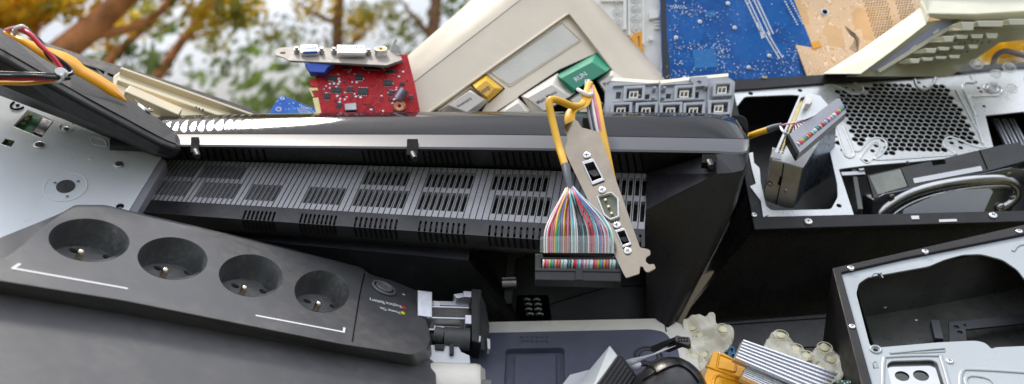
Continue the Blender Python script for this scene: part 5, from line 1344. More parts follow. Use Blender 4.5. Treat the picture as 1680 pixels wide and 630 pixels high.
def drive_tall():
    root = thing('tape_drive', 'tall narrow steel drive standing in the open bay, gold connector strip on top', 'drive', P(1300, 300, .83))
    # top (upper) face A, front lower face B, right side
    A = [(1316, 151, .862), (1345, 157, .866), (1350, 176, .862), (1318, 275, .822), (1266, 261, .826)]
    pa = Pl((1266, 261, .826), (1318, 275, .822), (1316, 151, .862))
    b = MB(); b.plate(pa, pa.L([(1314, 151), (1346, 157), (1372, 188), (1345, 230), (1318, 275), (1266, 261)]), [pa.L([(1314, 160), (1321, 158), (1292, 236), (1285, 246), (1278, 246)])], -.002, 0)
    b.build('end_plate', mt['zinc'], root, bevel=.0004)
    b = MB(); b.plate(pa, pa.L([(1312, 160), (1322, 158), (1293, 238), (1284, 252), (1272, 252)]), (), -.008, -.004); cs = b.build('connector_strip', mt['gold'], root)
    b = MB()
    for i in range(12):
        for j in (0, 1):
            c = pa.uv(1278+i*1.5+j*6, 252-i*4+j*1.2-2, 0); 
            b.cyl(pa, c[0], c[1], .0008, -.003, .0004, 8)
    b.build('pins', mt['brown_hole'], cs)
    b = MB(); b.plate(pa, pa.L([(1322, 160), (1331, 162), (1330, 175), (1321, 176)]), (), 0, .006); b.plate(pa, pa.L([(1319, 172), (1327, 174), (1325, 181), (1317, 180)]), (), 0, .009); b.build('white_socket', mt['white_pl'], root, bevel=.0005)
    b = MB(); b.plate(pa, pa.L([(1264, 258), (1282, 262), (1282, 252), (1267, 249)], .0006), (), -.003, .0008); b.build('corner_label', mt['label'], root)
    # B front
    pb = Pl((1266, 261, .826), (1318, 275, .822), (1252, 327, .842))
    b = MB(); b.plate(pb, pb.L([(1266, 261.5), (1318, 275.5), (1302, 342), (1287, 341), (1252, 328)]), [oval(1262, 302, 4.5, pb)], -.03, 0)
    b.build('front_cover', mt['dull_steel'], root, bevel=.0008)
    b = MB()
    b.tube([pb.hit(1286, 268, .0002), pb.hit(1281, 300, .0002), pb.hit(1273, 336, .0002)], .0005, 6, 1)
    b.tube([pb.hit(1282, 290, .0002), pb.hit(1278, 303, .0002)], .0012, 6, 1)
    b.build('cover_seam', mt['void'], root)
    screw(root, pb, 1289, 313, 3, 0, 'dull_steel', 'rivet'); screw(root, pb, 1262, 303, 4, -.001, 'dull_steel')
    b = MB(); b.pgrid([[(1318, 275, .822), (1345, 230, .84), (1372, 188, .858)], [(1311, 310, .83), (1330, 270, .85), (1370, 240, .885)], [(1302, 342, .843), (1318, 318, .87), (1362, 290, .91)]]); b.build('side_cover', mt['blue_steel'], root)

def hard_drive():
    root = thing('hard_drive', 'black and steel hard drive with pale label, lying in the lower case bay', 'hard drive', P(1560, 300, .80))
    pl = Pl((1423, 288, .858), (1676, 234, .882), (1434, 325, .842))
    q = [(1423, 287), (1520, 265), (1528, 264), (1531, 271), (1552, 268), (1550, 259), (1640, 238), (1671, 233), (1700, 250), (1690, 262), (1560, 297), (1470, 314), (1434, 326)]
    b = MB(); b.plate(pl, pl.L(q), (), -.004, 0); b.build('top_cover', mt['hdd_black'], root, bevel=.0006)
    b = MB(); b.plate(pl, pl.L([(1426, 289), (1478, 277), (1490, 305), (1440, 319)], .0003), (), -.0002, .0004); b.build('foil_patch', mt['olive_foil'], root)
    b = MB(); b.plate(pl, rnd(pl.L([(1498, 293), (1609, 272.5), (1612, 280), (1500, 301)], .0003), .0006), (), 0, .0006); b.build('paper_label', mt['label'], root)
    b = MB(); b.tube([pl.hit(1607, 246, .0004), pl.hit(1613, 260, .0004), pl.hit(1620, 277, .0004)], .0005, 6, 2); b.tube([pl.hit(1478, 277, .0004), pl.hit(1490, 306, .0004)], .0005, 6, 1); b.build('cover_seam', mt['void'], root)
    p2 = Pl((1434, 326, .842), (1676, 274, .866), (1434, 352, .847))
    b = MB(); b.plate(p2, p2.L([(1432, 328), (1452, 318), (1560, 296), (1660, 275), (1692, 280), (1660, 345), (1640, 400), (1430, 400)]), (), -.016, 0); b.build('steel_lid', mt['lid'], root, bevel=.0008)
    arc = [(1438, 380), (1446, 352), (1462, 336), (1490, 320), (1530, 307), (1580, 298), (1630, 294), (1655, 297), (1668, 307), (1668, 322), (1656, 335), (1640, 343)]
    b = MB(); b.smooth = True
    def band(q, w_, h_):
        c = catmull([V((*p2.uv(x, y), 0)) for x, y in q], 7); rows = []
        for i, p in enumerate(c):
            d = (c[min(i+1, len(c)-1)]-c[max(i-1, 0)]).normalized(); e = V((-d.y, d.x, 0))
            rows.append([p2.w(p.x+e.x*t*w_, p.y+e.y*t*w_, h_*math.sqrt(max(0, 1-t*t))-.0003) for t in [k/5-1 for k in range(11)]])
        b.grid(rows)
    band(arc, .0044, .0034); band([(x+11, y+12) for x, y in arc[1:9]], .0022, .0016); b.build('curved_rim', mt['rim_steel'], root)
    b = MB(); b.plate(p2, rnd(p2.L([(1476, 375), (1482, 344), (1530, 322), (1560, 312), (1622, 309), (1629, 313), (1612, 350), (1600, 375)], .001), .002), (), .0005, .0016); b.build('disc_label', mt['label2'], root)
    for x, y in ((1463, 323), (1655, 287), (1661, 326)): screw(root, p2, x, y, 5, .0006, 'nickel')
    screw(root, p2, 1641, 341, 8, .001, 'steel')

def bubble_sheet():
    root = thing('clear_dome_sheet', 'clear plastic sheet with soft round bumps draped over the steel case corner', 'plastic sheet', P(1630, 140, .88))
    pl = Pl((1560, 108, .905), (1680, 96, .91), (1680, 195, .87))
    b = MB(); b.smooth = True
    rows = []
    for i in range(13):
        r = []
        for j in range(13):
            s, t = i/12, j/12
            x = 1560+(1740-1560)*s; y0 = 108-14*min(1, s*2); y1 = 110+112*s
            y = y0+(y1-y0)*t
            r.append(pl.hit(x, y, .003+.0012*math.sin(i*1.1+j*.7)+.0008*math.sin(j*2.1)))
        rows.append(r)
    b.grid(rows); b.build('sheet', mt['film'], root)
    for x, y, r in ((1602, 105, 11), (1656, 111, 11), (1634, 121, 9), (1659, 145, 10), (1630, 140, 8), (1690, 130, 10)):
        c = pl.uv(x, y, .004); k = mpp(pl, x, y); b = MB(); b.ring(pl, c[0], c[1], r*k*.9, .0009, .004); b.dome(pl, c[0], c[1], r*k*.75, .004, .005); b.build('bump', mt['film2'], root)
    b = MB(); b.tube([P(1628, 108, .93), P(1634, 92, .925), P(1648, 84, .92), P(1668, 88, .92), P(1700, 98, .92)], .0026, 12, 6)
    tag(b.build('grey_lead', mt['lead_grey']), 'dull brownish grey cable curving up behind the clear dome sheet', 'cable')

def case_lower():
    pl = Pl((1365, 443, .765), (1680, 372, .79), (1412, 630, .665))
    root = thing('computer_chassis', 'second computer case, black rimmed and pale grey painted, lying open at the lower right', 'computer case', pl.w(*pl.uv(1500, 600), -.04))
    b = MB(); b.plate(pl, pl.L([(1365, 442), (1480, 416), (1700, 366), (1760, 355), (1760, 760), (1445, 760), (1412, 630)]), [pl.L([(1380, 449), (1480, 426), (1740, 374), (1740, 730), (1456, 730), (1430, 630)])], -.075, .0015); b.build('black_rim', mt['matte_black'], root, bevel=.0008)
    op = [(1405, 480), (1409, 463), (1424, 453), (1524, 435), (1550, 424), (1580, 416), (1610, 415), (1645, 424), (1670, 441), (1700, 480), (1735, 500), (1735, 566), (1680, 566), (1634, 568), (1627, 571), (1618, 561), (1601, 557), (1540, 560), (1434, 569), (1427, 564)]
    sq = [(1455, 596), (1462, 590), (1528, 588), (1538, 592), (1560, 660), (1470, 660)]
    hs = [rnd(pl.L(op), .003, 3), rnd(pl.L(sq), .003, 3), oval(1437, 572, 4.4, pl)]
    b = MB(); b.plate(pl, pl.L([(1379, 448), (1480, 425), (1745, 373), (1745, 735), (1456, 735), (1429, 630)], -.001), hs, -.0022, -.001); fc = b.build('steel_face', mt['white_metal'], root)
    face_ = fc; RM = 'white_metal'
    def ridge(q, r=.0014, k=4): MB().tube([pl.hit(x, y, -.0008) for x, y in q], r, 8, k, flat=.5, fdir=pl.u).build('pressed_ridge', mt[RM], face_)
    ridge([(1461, 579), (1461, 582), (1550, 576), (1550, 572), (1461, 579)], .0009, 1)
    ridge([(1448, 640), (1450, 592), (1460, 585), (1535, 583), (1545, 590), (1562, 650)])
    ridge([(1590, 640), (1584, 622), (1596, 616), (1624, 622), (1640, 640)]); ridge([(1575, 640), (1578, 610), (1600, 606), (1700, 612)])
    ridge([(1427, 455), (1434, 448), (1444, 450), (1448, 456)], .0009)
    ridge([(1662, 412), (1672, 402), (1700, 398)])
    ridge([(1432, 594), (1438, 593), (1440, 603), (1434, 604), (1432, 594)], .0005, 1)
    b = MB(); c = pl.uv(1437, 572); k = mpp(pl, 1437, 572); b.ring(pl, c[0], c[1], 8*k, .0009, -.0008)
    b.build('pressed_ridge', mt['white_metal'], fc)
    b = MB(); b.plate(pl, pl.L([(1440, 449), (1446, 448), (1448, 456), (1442, 458)], -.0008), (), -.001, -.0004); b.build('keyhole_slot', mt['void'], fc)
    for x, y, m in ((1396, 440, 'steel'), (1518, 413, 'steel'), (1672, 380, 'steel'), (1398, 536, 'steel')): screw(root, pl, x, y, 5.5, .0015, m)
    screw(root, pl, 1558, 593, 6, -.001)
    # polished plate with two round holes
    b = MB(); b.plate(pl, pl.L([(1452, 590), (1530, 588), (1552, 660), (1466, 660)], -.004), [oval(1480, 617, 11.5, pl, -.004), oval(1511, 616, 12.5, pl, -.004)], -.006, -.004); b.build('polished_plate', mt['chrome'], root)
    b = MB(); b.plate(pl, pl.L([(1441, 590), (1448, 589), (1470, 660), (1460, 660)], -.006), (), -.008, -.0065)
    # inner structure
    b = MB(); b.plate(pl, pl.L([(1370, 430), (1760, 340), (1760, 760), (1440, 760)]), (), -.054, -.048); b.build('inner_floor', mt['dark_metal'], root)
    b = MB()
    b.grid([[pl.hit(1400, 452, -.003), pl.hit(1437, 575, -.003)], [pl.hit(1400, 452, -.003)-pl.n*.045, pl.hit(1437, 575, -.003)-pl.n*.045]])
    b.grid([[pl.hit(1400, 452, -.003), pl.hit(1530, 432, -.003), pl.hit(1700, 400, -.003)], [pl.hit(x, y, -.003)-pl.n*.045 for x, y in ((1400, 452), (1530, 432), (1700, 400))]])
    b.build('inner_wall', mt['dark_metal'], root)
    pi = pl.par(-.036)
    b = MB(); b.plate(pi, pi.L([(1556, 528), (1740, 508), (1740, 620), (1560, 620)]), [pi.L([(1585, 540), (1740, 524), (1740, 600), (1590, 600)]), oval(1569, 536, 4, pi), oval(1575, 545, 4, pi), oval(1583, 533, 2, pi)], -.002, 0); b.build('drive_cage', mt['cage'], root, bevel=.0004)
    b = MB(); b.bar(pi.hit(1533, 530), pi.hit(1540, 560), .006, .006, pi.n); b.build('inner_post', mt['cage'], root)
    screw(root, pi, 1452, 504, 2.6, .0, 'dull_steel', 'rivet'); screw(root, pi, 1503, 525, 2.6, .0, 'dull_steel', 'rivet')

def lower_middle():
    # black casing between the two computer cases
    root = thing('black_desktop_case', 'black ribbed desktop casing half hidden below the steel case, behind the aluminium heat sink', 'desktop case', P(1270, 580, .84))
    pl = Pl((1125, 535, .845), (1400, 512, .85), (1150, 600, .82))
    b = MB(); b.plate(pl, pl.L([(1060, 540), (1120, 533), (1440, 507), (1440, 700), (1060, 700)]), (), -.05, 0)
    b.build('casing', mt['case_side'], root, bevel=.001)
    b = MB()
    for q in (((1150, 536), (1395, 519)), ((1290, 571), (1410, 567))): b.tube([pl.hit(x, y, .0001) for x, y in q], .0006, 6, 1)
    b.build('panel_gap', mt['void'], root)
    b = MB(); b.plate(pl, pl.L([(1375, 592), (1425, 589), (1428, 594), (1376, 597)], .002), (), 0, .003); b.build('steel_edge', mt['dull_steel'], root)
    # tan board edge
    pt = Pl((1112, 527, .83), (1165, 455, .85), (1125, 500, .83))
    b = MB(); b.plate(Pl((1112, 527, .845), (1165, 455, .86), (1130, 527, .85)), [], ()) if False else None
    b = MB(); p0 = Pl((1112, 530, .838), (1165, 450, .846), (1140, 530, .845)); b.plate(p0, p0.L([(1104, 536), (1128, 490), (1149, 452), (1172, 445), (1166, 456), (1140, 490), (1118, 536)]), (), -.004, 0)
    tag(b.build('tan_board', mt['tan'], bevel=.0004), 'thin tan board edge showing between the monitor corner and the black case side', 'board')

def docking():
    pl = Pl((800, 545, .755), (1090, 540, .765), (800, 630, .705))
    root = thing('notebook_base', 'dark blue grey computer base with a pale rim, recessed bay and dotted grip', 'notebook computer', pl.w(*pl.uv(950, 620), -.02))
    b = MB(); b.plate(pl, rnd(pl.L([(700, 548), (1068, 540), (1090, 544), (1112, 570), (1125, 640), (1150, 760), (650, 760)]), .006), [rnd(pl.L([(830, 572), (926, 570), (928, 720), (822, 720)]), .004)], -.02, 0); b.build('base_shell', mt['navy'], root, bevel=.0012)
    b = MB(); b.plate(pl, rnd(pl.L([(690, 540), (760, 530), (1092, 523), (1125, 535), (1142, 570), (1150, 630), (1180, 770), (640, 770)], -.002), .010, 8), [pl.L([(828, 570), (928, 568), (930, 722), (820, 722)], -.002)], -.03, -.0015); b.build('pale_rim', mt['offwhite'], root, bevel=.003, seg=3)
    b = MB(); b.tube([pl.hit(1090, 524, -.001), pl.hit(1092, 534, -.001), pl.hit(1093, 544, -.001)], .0004, 6, 1); b.build('rim_joint', mt['void'], root)
    b = MB(); b.plate(pl, pl.L([(826, 572), (930, 570), (934, 760), (814, 760)], -.005), (), -.0065, -.005); bay = b.build('bay_floor', mt['navy'], root)
    b = MB(); b.plate(pl, rnd(pl.L([(845, 582), (912, 581), (914, 720), (840, 720)], -.003), .001), (), -.005, -.0028); b.build('bay_cover', mt['navy'], bay, bevel=.0008)
    for i in range(6):
        for j in (0, 1):
            c = pl.uv(856+i*8.2, 553+j*7); b = MB(); b.dome(pl, c[0], c[1], .0013, 0, .0016, 12, 4); b.build('grip_dot', mt['navy'], root)
    c = pl.uv(1064, 584); b = MB(); k = mpp(pl, 1064, 584); b.ring(pl, c[0], c[1], 22*k, .0011, 0, 40, 8); b.ring(pl, c[0], c[1], 15*k, .0008, 0, 40, 8); b.build('round_foot', mt['navy_dark'], root)

def mechanism():
    root = thing('drive_mechanism', 'small steel and black drive mechanism with crossbars, between grey power unit and dark cover', 'drive mechanism', P(745, 520, .70))
    pl = Pl((706, 485, .742), (780, 485, .747), (706, 560, .717))
    r = lambda x0, y0, x1, y1, s=2: pl.L([(x0, y0), (x1, y0+s), (x1, y1+s), (x0, y1)])
    b = MB(); b.plate(pl, r(700, 492, 782, 540), (), -.02, -.012); b.build('back_plate', mt['beige_metal'], root)
    b = MB(); b.plate(pl, r(685, 478, 709, 520, 3), (), -.018, .002); b.build('left_bracket', mt['alu'], root, bevel=.0005)
    for y0, y1, h in ((488, 495, -.004), (502, 505, .001), (520, 523, .001), (536, 539, -.002)):
        b = MB(); b.plate(pl, r(700, y0, 770, y1), (), -.012, h); b.build('crossbar', mt['alu'], root, bevel=.0004)
    b = MB(); b.plate(pl, r(716, 525, 756, 535), (), -.012, -.008); b.plate(pl, r(712, 491, 722, 499), (), -.01, -.002); b.build('bright_block', mt['offwhite'], root)
    b = MB(); b.plate(pl, pl.L([(743, 487), (770, 483), (770, 489), (752, 494), (748, 493)]), (), -.006, .004); b.plate(pl, r(759, 484, 779, 494, 1), (), -.012, .006); b.plate(pl, r(762, 523, 779, 538, 1), (), -.012, .006); b.build('right_bracket', mt['alu'], root, bevel=.0005)
    b = MB(); b.plate(pl, pl.L([(772, 482), (789, 484), (790, 556), (788, 574), (772, 568)]), (), -.03, .008); b.build('end_block', mt['black'], root, bevel=.001)
    b = MB(); b.pgrid([[(789, 484, .732), (789.5, 530, .717), (789, 573, .704)], [(797, 500, .75), (803, 535, .74), (801, 577, .725)]]); b.build('end_face', mt['ups_dark'], root)
    b = MB(); b.plate(pl, pl.L([(799, 556), (804, 558), (804, 574), (800, 573)], .002), (), -.004, .003); b.plate(pl, pl.L([(786, 552), (789, 553), (788, 562), (785, 561)], .008), (), .008, .0092); b.build('bright_tab', mt['label'], root)
    b = MB(); b.plate(pl, r(705, 541, 775, 567, 1), (), -.02, -.004); b.build('lower_block', mt['black'], root, bevel=.0008)
    b = MB(); b.tube([pl.hit(712, 548, .002), pl.hit(728, 551, .002)], .006, 16, 1); b.tube([pl.hit(728, 555, 0), pl.hit(770, 557, 0)], .0085, 18, 1); b.build('roller', mt['ups_dark'], root)
    b = MB(); b.plate(pl, r(712, 539, 728, 546), (), -.002, .004); b.build('small_clip', mt['dull_steel'], root)
    # plates below
    p2 = Pl((712, 570, .71), (772, 572, .715), (712, 620, .69))
    root = thing('roller_housing', 'cream white rounded roller housing under the drive mechanism at the bottom', 'roller housing', P(750, 620, .70))
    b = MB(); b.plate(p2, p2.L([(690, 565), (752, 567), (757, 577), (771, 583), (772, 600), (690, 600)]), (), -.02, 0); b.build('grey_plate', mt['label'], root, bevel=.0006)
    b = MB(); b.bar(p2.hit(741, 566, .002), p2.hit(741, 582, .002), .003, .003, p2.n); b.plate(p2, p2.L([(713, 567), (730, 568), (728, 576), (714, 575)]), (), 0, .002); b.build('black_peg', mt['black'], root)
    b = MB(); b.smooth = True
    rows = []
    for k in range(9):
        t = -.35+k*.28
        o = V((0, 0, 0))
        rows.append([P(x, 594+e_, .70)+up*(-.021+.021*math.cos(t))*1.0-fw*(.021*math.sin(max(0, t))) for x, e_ in ((660, -2), (715, 0), (780, 2), (788, 4), (791, 8))])
    b.grid(rows)
    b.build('roller_cover', mt['offwhite'], root, solid=.002)
    b = MB(); b.pgrid([[(788, 600, .697), (796, 606, .71)], [(790, 700, .66), (800, 700, .68)]]); b.build('cover_end', mt['offwhite'], root)
    b = MB(); b.bar(P(791, 627, .69), P(806, 629, .69), .003, .004, up); b.build('silver_tab', mt['alu'], root)

def bottom_bits():
    # grey and black wedge
    root = thing('heatsink_wedge', 'block with a pale grey face and a finely ribbed black side, leaning at bottom centre', 'ribbed block', P(980, 620, .66))
    b = MB(); b.pgrid([[(1000, 566, .690), (1013, 583, .680)], [(930, 650, .675), (968, 650, .655)], [(880, 720, .66), (930, 720, .64)]]); b.build('pale_face', mt['pale_grey'], root, solid=.002, bevel=.0008)
    b = MB(); b.pgrid([[(1000, 566, .692), (1008, 568, .70)], [(1013, 583, .6802), (1021, 583, .69)]]); b.build('end_cap', mt['ups_dark'], root)
    pl = Pl((1013, 583, .680), (965, 650, .652), (1060, 650, .675))
    b = MB(); b.plate(pl, pl.L([(1013, 583), (1022, 585), (1075, 660), (1140, 740), (900, 740), (966, 650)]), (), -.004, 0); b.build('ribbed_side', mt['black'], root)
    b = MB()
    for i in range(13):
        f = i/12; a = (1013+f*(-52), 583+f*67)
        A = pl.hit(1014+f*-3+i*4.6, 584+i*5.6, .0003)
        d = (pl.hit(966, 650)-pl.hit(1013, 583)).normalized()
        b.tube([A, A+d*.09], .0006, 6, 1)
    b.build('side_ribs', mt['ups_dark'], root)
    b = MB(); b.pgrid([[(935, 615, .70), (1000, 600, .705), (1010, 600, .72)], [(900, 660, .69), (960, 660, .69), (980, 660, .71)]]); tag(b.build('white_scrap', mt['label'], solid=.002), 'white plastic scrap showing left of the ribbed block at bottom centre', 'plastic scrap')
    # computer mouse
    root = thing('computer_mouse', 'black computer mouse with a curved seam at the bottom, under the ribbon connector', 'computer mouse', P(1090, 640, .67))
    b = MB(); b.smooth = True
    c = P(1096, 668, .672); rx, ry, rz = 66*.67/F*1.0, .055, 84*.67/F
    rows = []
    ax = (rt*.94-up*.22).normalized(); az = (up*.94+rt*.22).normalized()
    for i in range(13):
        ph = -math.pi/2+math.pi*i/12
        rows.append([c+ax*(rx*math.cos(ph)*math.cos(t))*1.05+az*(rz*math.sin(ph))+fw*(ry*.55*math.cos(ph)*math.sin(t)) for t in [2*math.pi*q/28 for q in range(28)]])
    b.grid(rows, close=True); b.build('mouse_shell', mt['black_semi'], root, subsurf=1)
    def on(x, y):   # point of the shell seen at px
        o = CAM; r = ray(x, y).normalized(); q = o-c
        A_ = [(ax, rx*1.05), (az, rz), (fw, ry*.55)]
        aa = sum((r.dot(k)/l)**2 for k, l in A_); bb = 2*sum(r.dot(k)*q.dot(k)/l/l for k, l in A_); cc = sum((q.dot(k)/l)**2 for k, l in A_)-1
        dd = bb*bb-4*aa*cc
        return o+r*((-bb-math.sqrt(max(dd, 0)))/(2*aa))-r*.0002
    b = MB(); b.tube([on(x, y) for x, y in ((1053, 624), (1064, 618), (1074, 611), (1073, 605), (1062, 600), (1052, 600))], .0005, 6, 4)
    b.tube([on(x, y) for x, y in ((1074, 614), (1095, 603), (1112, 599), (1126, 604), (1139, 616), (1147, 628))], .0006, 6, 4)
    b.build('button_seam', mt['void'], root)
    # flat ribbon with black connector
    root = thing('ribbon_connector', 'black two row connector on a short flat white ribbon, above the mouse', 'ribbon connector', P(1090, 570, .68))
    b = MB(); b.smooth = True
    b.pgrid([[(1022, 592, .705), (1036, 588, .70), (1056, 584, .69), (1072, 580, .682), (1090, 570, .676), (1108, 563, .672)], [(1026, 606, .70), (1040, 598, .696), (1058, 588, .688), (1074, 582, .680), (1092, 574, .672), (1110, 566, .668)]]); b.build('flat_ribbon', mt['label'], root, solid=.0004)
    b = MB(); b.smooth = True; b.pgrid([[(1032, 601, .69), (1050, 594, .686)], [(1038, 610, .688), (1054, 600, .684)]]); b.build('ribbon_tail', mt['label'], root, solid=.0004)
    pl = Pl((1068, 568, .685), (1108, 553, .668), (1070, 576, .683))
    b = MB(); b.plate(pl, pl.L([(1067, 568), (1108, 552), (1110, 558), (1068, 576)]), (), -.006, 0); b.build('connector_bar', mt['black'], root, bevel=.0004)
    p2 = Pl((1109, 551, .667), (1132, 553, .664), (1110, 560, .665))
    b = MB(); b.plate(p2, p2.L([(1107, 552), (1111, 550), (1118, 552), (1131, 553), (1132, 564), (1128, 566), (1109, 560)]), [p2.L([(1112+i*4.6, 553.6), (1115+i*4.6, 553.8), (1115+i*4.6, 556.6), (1112+i*4.6, 556.4)]) for i in range(4)]+[p2.L([(1112+i*4.6, 558), (1115+i*4.6, 558.2), (1115+i*4.6, 561), (1112+i*4.6, 560.8)]) for i in range(4)], -.008, 0); b.build('connector_head', mt['ups_dark'], root, bevel=.0004)
    b = MB(); b.pgrid([[(1109, 560, .667), (1128, 566, .664)], [(1088, 576, .675), (1098, 578, .673)]]); b.build('connector_bar', mt['black'], root, solid=.003)
    # rubber dome membranes
    def membrane(label, q, d4, domes, seed, holes=()):
        rr = random.Random(seed)
        root = thing('rubber_membrane', label, 'rubber membrane', P(sum(p[0] for p in q)/len(q), max(p[1] for p in q), sum(d4)/len(d4)), 'yellowed rubber keypad membranes')
        xs = [p[0] for p in q]; ys = [p[1] for p in q]
        pl = Pl((min(xs), max(ys), d4[0]), (max(xs), max(ys), d4[1]), (min(xs), min(ys), d4[2]))
        L = rnd(pl.L(q), .005, 5)
        # dense fill then waves
        b = MB(); b.smooth = True
        step = .0022; u0 = min(p[0] for p in L); u1 = max(p[0] for p in L); v0 = min(p[1] for p in L); v1 = max(p[1] for p in L)
        pts = [V(p) for p in L]; n = len(pts); ed = [(i, (i+1) % n) for i in range(n)]
        u = u0
        while u < u1:
            v = v0
            while v < v1:
                if inpoly((u, v), L): pts.append(V((u+rr.uniform(-.0002, .0002), v)))
                v += step
            u += step
        vo, eo, fo, *_ = delaunay_2d_cdt(pts, ed, [], 0, 1e-7)
        ph = [rr.uniform(0, 6) for _ in range(4)]
        dm = [pl.uv(x, y) for x, y in domes]
        def hh(p):
            h = .0060*abs(math.sin(p[0]*75+p[1]*34+ph[0]))+.003*abs(math.sin(p[0]*50-p[1]*120+ph[3]))+.0028*math.sin(p[0]*90-p[1]*170+ph[1])+.0013*abs(math.sin(p[0]*420+p[1]*300))+.0010*math.sin(p[0]*330+p[1]*240+ph[2])
            for c in dm:
                r = math.hypot(p[0]-c[0], p[1]-c[1])
                h += .0016*math.exp(-((r-.0058)/.0016)**2)+.0012*math.exp(-(r/.002)**2)
            return h
        i0 = b.add([pl.w(p[0], p[1], hh(p)) for p in vo])
        for f in fo:
            c = sum((vo[i] for i in f), V((0, 0)))/len(f)
            if inpoly(c, L): b.face([i0+i for i in f])
        b.build('sheet', mt['rubber'], root, solid=.0009)
        for c in dm:
            k = MB(); k.dome(pl, c[0], c[1], .0036, hh(c)+.0001, .0008, 20); k.ring(pl, c[0], c[1], .0056, .0004, hh(c)+.0004, 24, 6); k.build('rubber_dome', mt['rubber2'], root)
        return root, pl
    membrane('crumpled yellowed rubber keypad sheet standing between pale rimmed base and orange casing', [(1118, 534), (1140, 530), (1158, 530), (1162, 525), (1171, 527), (1174, 537), (1190, 546), (1201, 556), (1202, 572), (1184, 588), (1164, 606), (1147, 622), (1138, 612), (1122, 570)], (.735, .735, .785), [(1134, 540), (1182, 562), (1152, 590), (1136, 600), (1150, 553)], 3)
    membrane('yellowed rubber keypad sheet folded behind the upper end of the aluminium heat sink', [(1254, 573), (1266, 563), (1282, 561), (1300, 570), (1322, 578), (1334, 592), (1320, 612), (1270, 600), (1250, 585)], (.735, .735, .765), [(1277, 571), (1303, 584), (1320, 598)], 8)
    membrane('yellowed rubber keypad sheet with a torn corner, right of the aluminium heat sink', [(1318, 594), (1336, 582), (1350, 577), (1364, 583), (1386, 598), (1417, 617), (1404, 619), (1390, 608), (1380, 616), (1378, 640), (1330, 640)], (.725, .725, .755), [(1349, 585), (1361, 602), (1345, 612)], 11)
    # gold-orange casing and heat sinks
    pl = Pl((1170, 578, .70), (1154, 628, .668), (1290, 625, .70))
    root = thing('orange_power_module', 'glossy orange metal casing with rounded embossed panels at the bottom right of centre', 'power module', P(1190, 640, .68))
    b = MB(); b.plate(pl, rnd(pl.L([(1170, 577), (1180, 575), (1206, 590), (1300, 628), (1400, 670), (1400, 760), (1130, 760), (1153, 628)]), .0015), (), -.03, 0); b.build('casing', mt['orange_box'], root, bevel=.002, seg=3)
    b = MB()
    q1 = rnd(pl.L([(1180, 581), (1208, 593), (1206, 611), (1176, 603)]), .002); b.tube([pl.w(*p, 0) for p in q1+q1[:1]], .0009, 8, 1, caps=False)
    q2 = rnd(pl.L([(1176, 615), (1260, 640), (1260, 700), (1165, 690), (1171, 622)]), .004); b.tube([pl.w(*p, 0) for p in q2+q2[:1]], .0012, 8, 1, caps=False)
    b.tube([pl.hit(1159, 601, 0), pl.hit(1184, 610, 0), pl.hit(1215, 622, 0)], .0012, 8, 1)
    b.build('embossed_border', mt['orange_box'], root)
    b = MB(); c = Pl((1189, 585, .715), (1207, 580, .715), (1189, 572, .72)); b.plate(c, c.L([(1186, 578), (1196, 576), (1199, 569), (1205, 570), (1209, 592), (1190, 588)]), (), -.006, 0)
    for x, y in ((1192, 580), (1201, 574), (1203, 584), (1197, 588)): b.plate(c, c.L([(x-2, y-2), (x+2, y-2), (x+2, y+1), (x-2, y+1)]), (), 0, .003)
    b.build('blue_connector', mt['teal_pl'], root)
    screw(root, pl, 1181, 579, 3, .0005, 'steel')
    def fins(label, q, n, d0, d1, d2, hh, wfrac=.3):
        pf = Pl((*q[0], d0), (*q[1], d1), (*q[3], d2))
        root = thing('heat_sink', label, 'heat sink', pf.w(*pf.uv(*q[3])), 'aluminium heat sinks')
        L = [V(p) for p in pf.L(q)]
        b = MB(); b.plate(pf, [tuple(p) for p in L], (), -.003, 0); b.build('base_plate', mt['alu'], root)
        for i in range(n):
            t = i/(n-1)*(1-.04); w_ = wfrac/n
            a0 = L[0]*(1-t)+L[3]*t; a1 = L[1]*(1-t)+L[2]*t; b0 = L[0]*(1-t-w_)+L[3]*(t+w_); b1 = L[1]*(1-t-w_)+L[2]*(t+w_)
            b = MB(); b.plate(pf, [tuple(a0), tuple(a1), tuple(b1), tuple(b0)], (), 0, hh); b.build('fin', mt['alu_fin'], root)
    fins('broad aluminium heat sink with parallel fins, lying over the orange casing', [(1216.6, 561), (1372, 616), (1345, 650), (1204, 590)], 7, .69, .70, .675, .003, .45)
    fins('narrow aluminium heat sink with close fins, set into the orange casing', [(1222, 604), (1330, 645), (1310, 665), (1215, 621)], 7, .680, .686, .668, .003, .45)
    b = MB(); pg = Pl((1370, 626, .70), (1400, 622, .70), (1370, 650, .69)); b.plate(pg, pg.L([(1366, 628), (1378, 624), (1398, 622), (1402, 660), (1366, 660)]), (), -.0016, 0)
    for x, y in ((1374, 627), (1382, 626), (1391, 628), (1396, 627), (1386, 630)): c = pg.uv(x, y); b.mi = 1; b.dome(pg, c[0], c[1], .0011, 0, .001, 8, 3)
    tag(b.build('green_circuit_board', [mt['green_pcb'], mt['solder']]), 'small green circuit board corner at the bottom, beside the torn rubber sheet', 'circuit board')

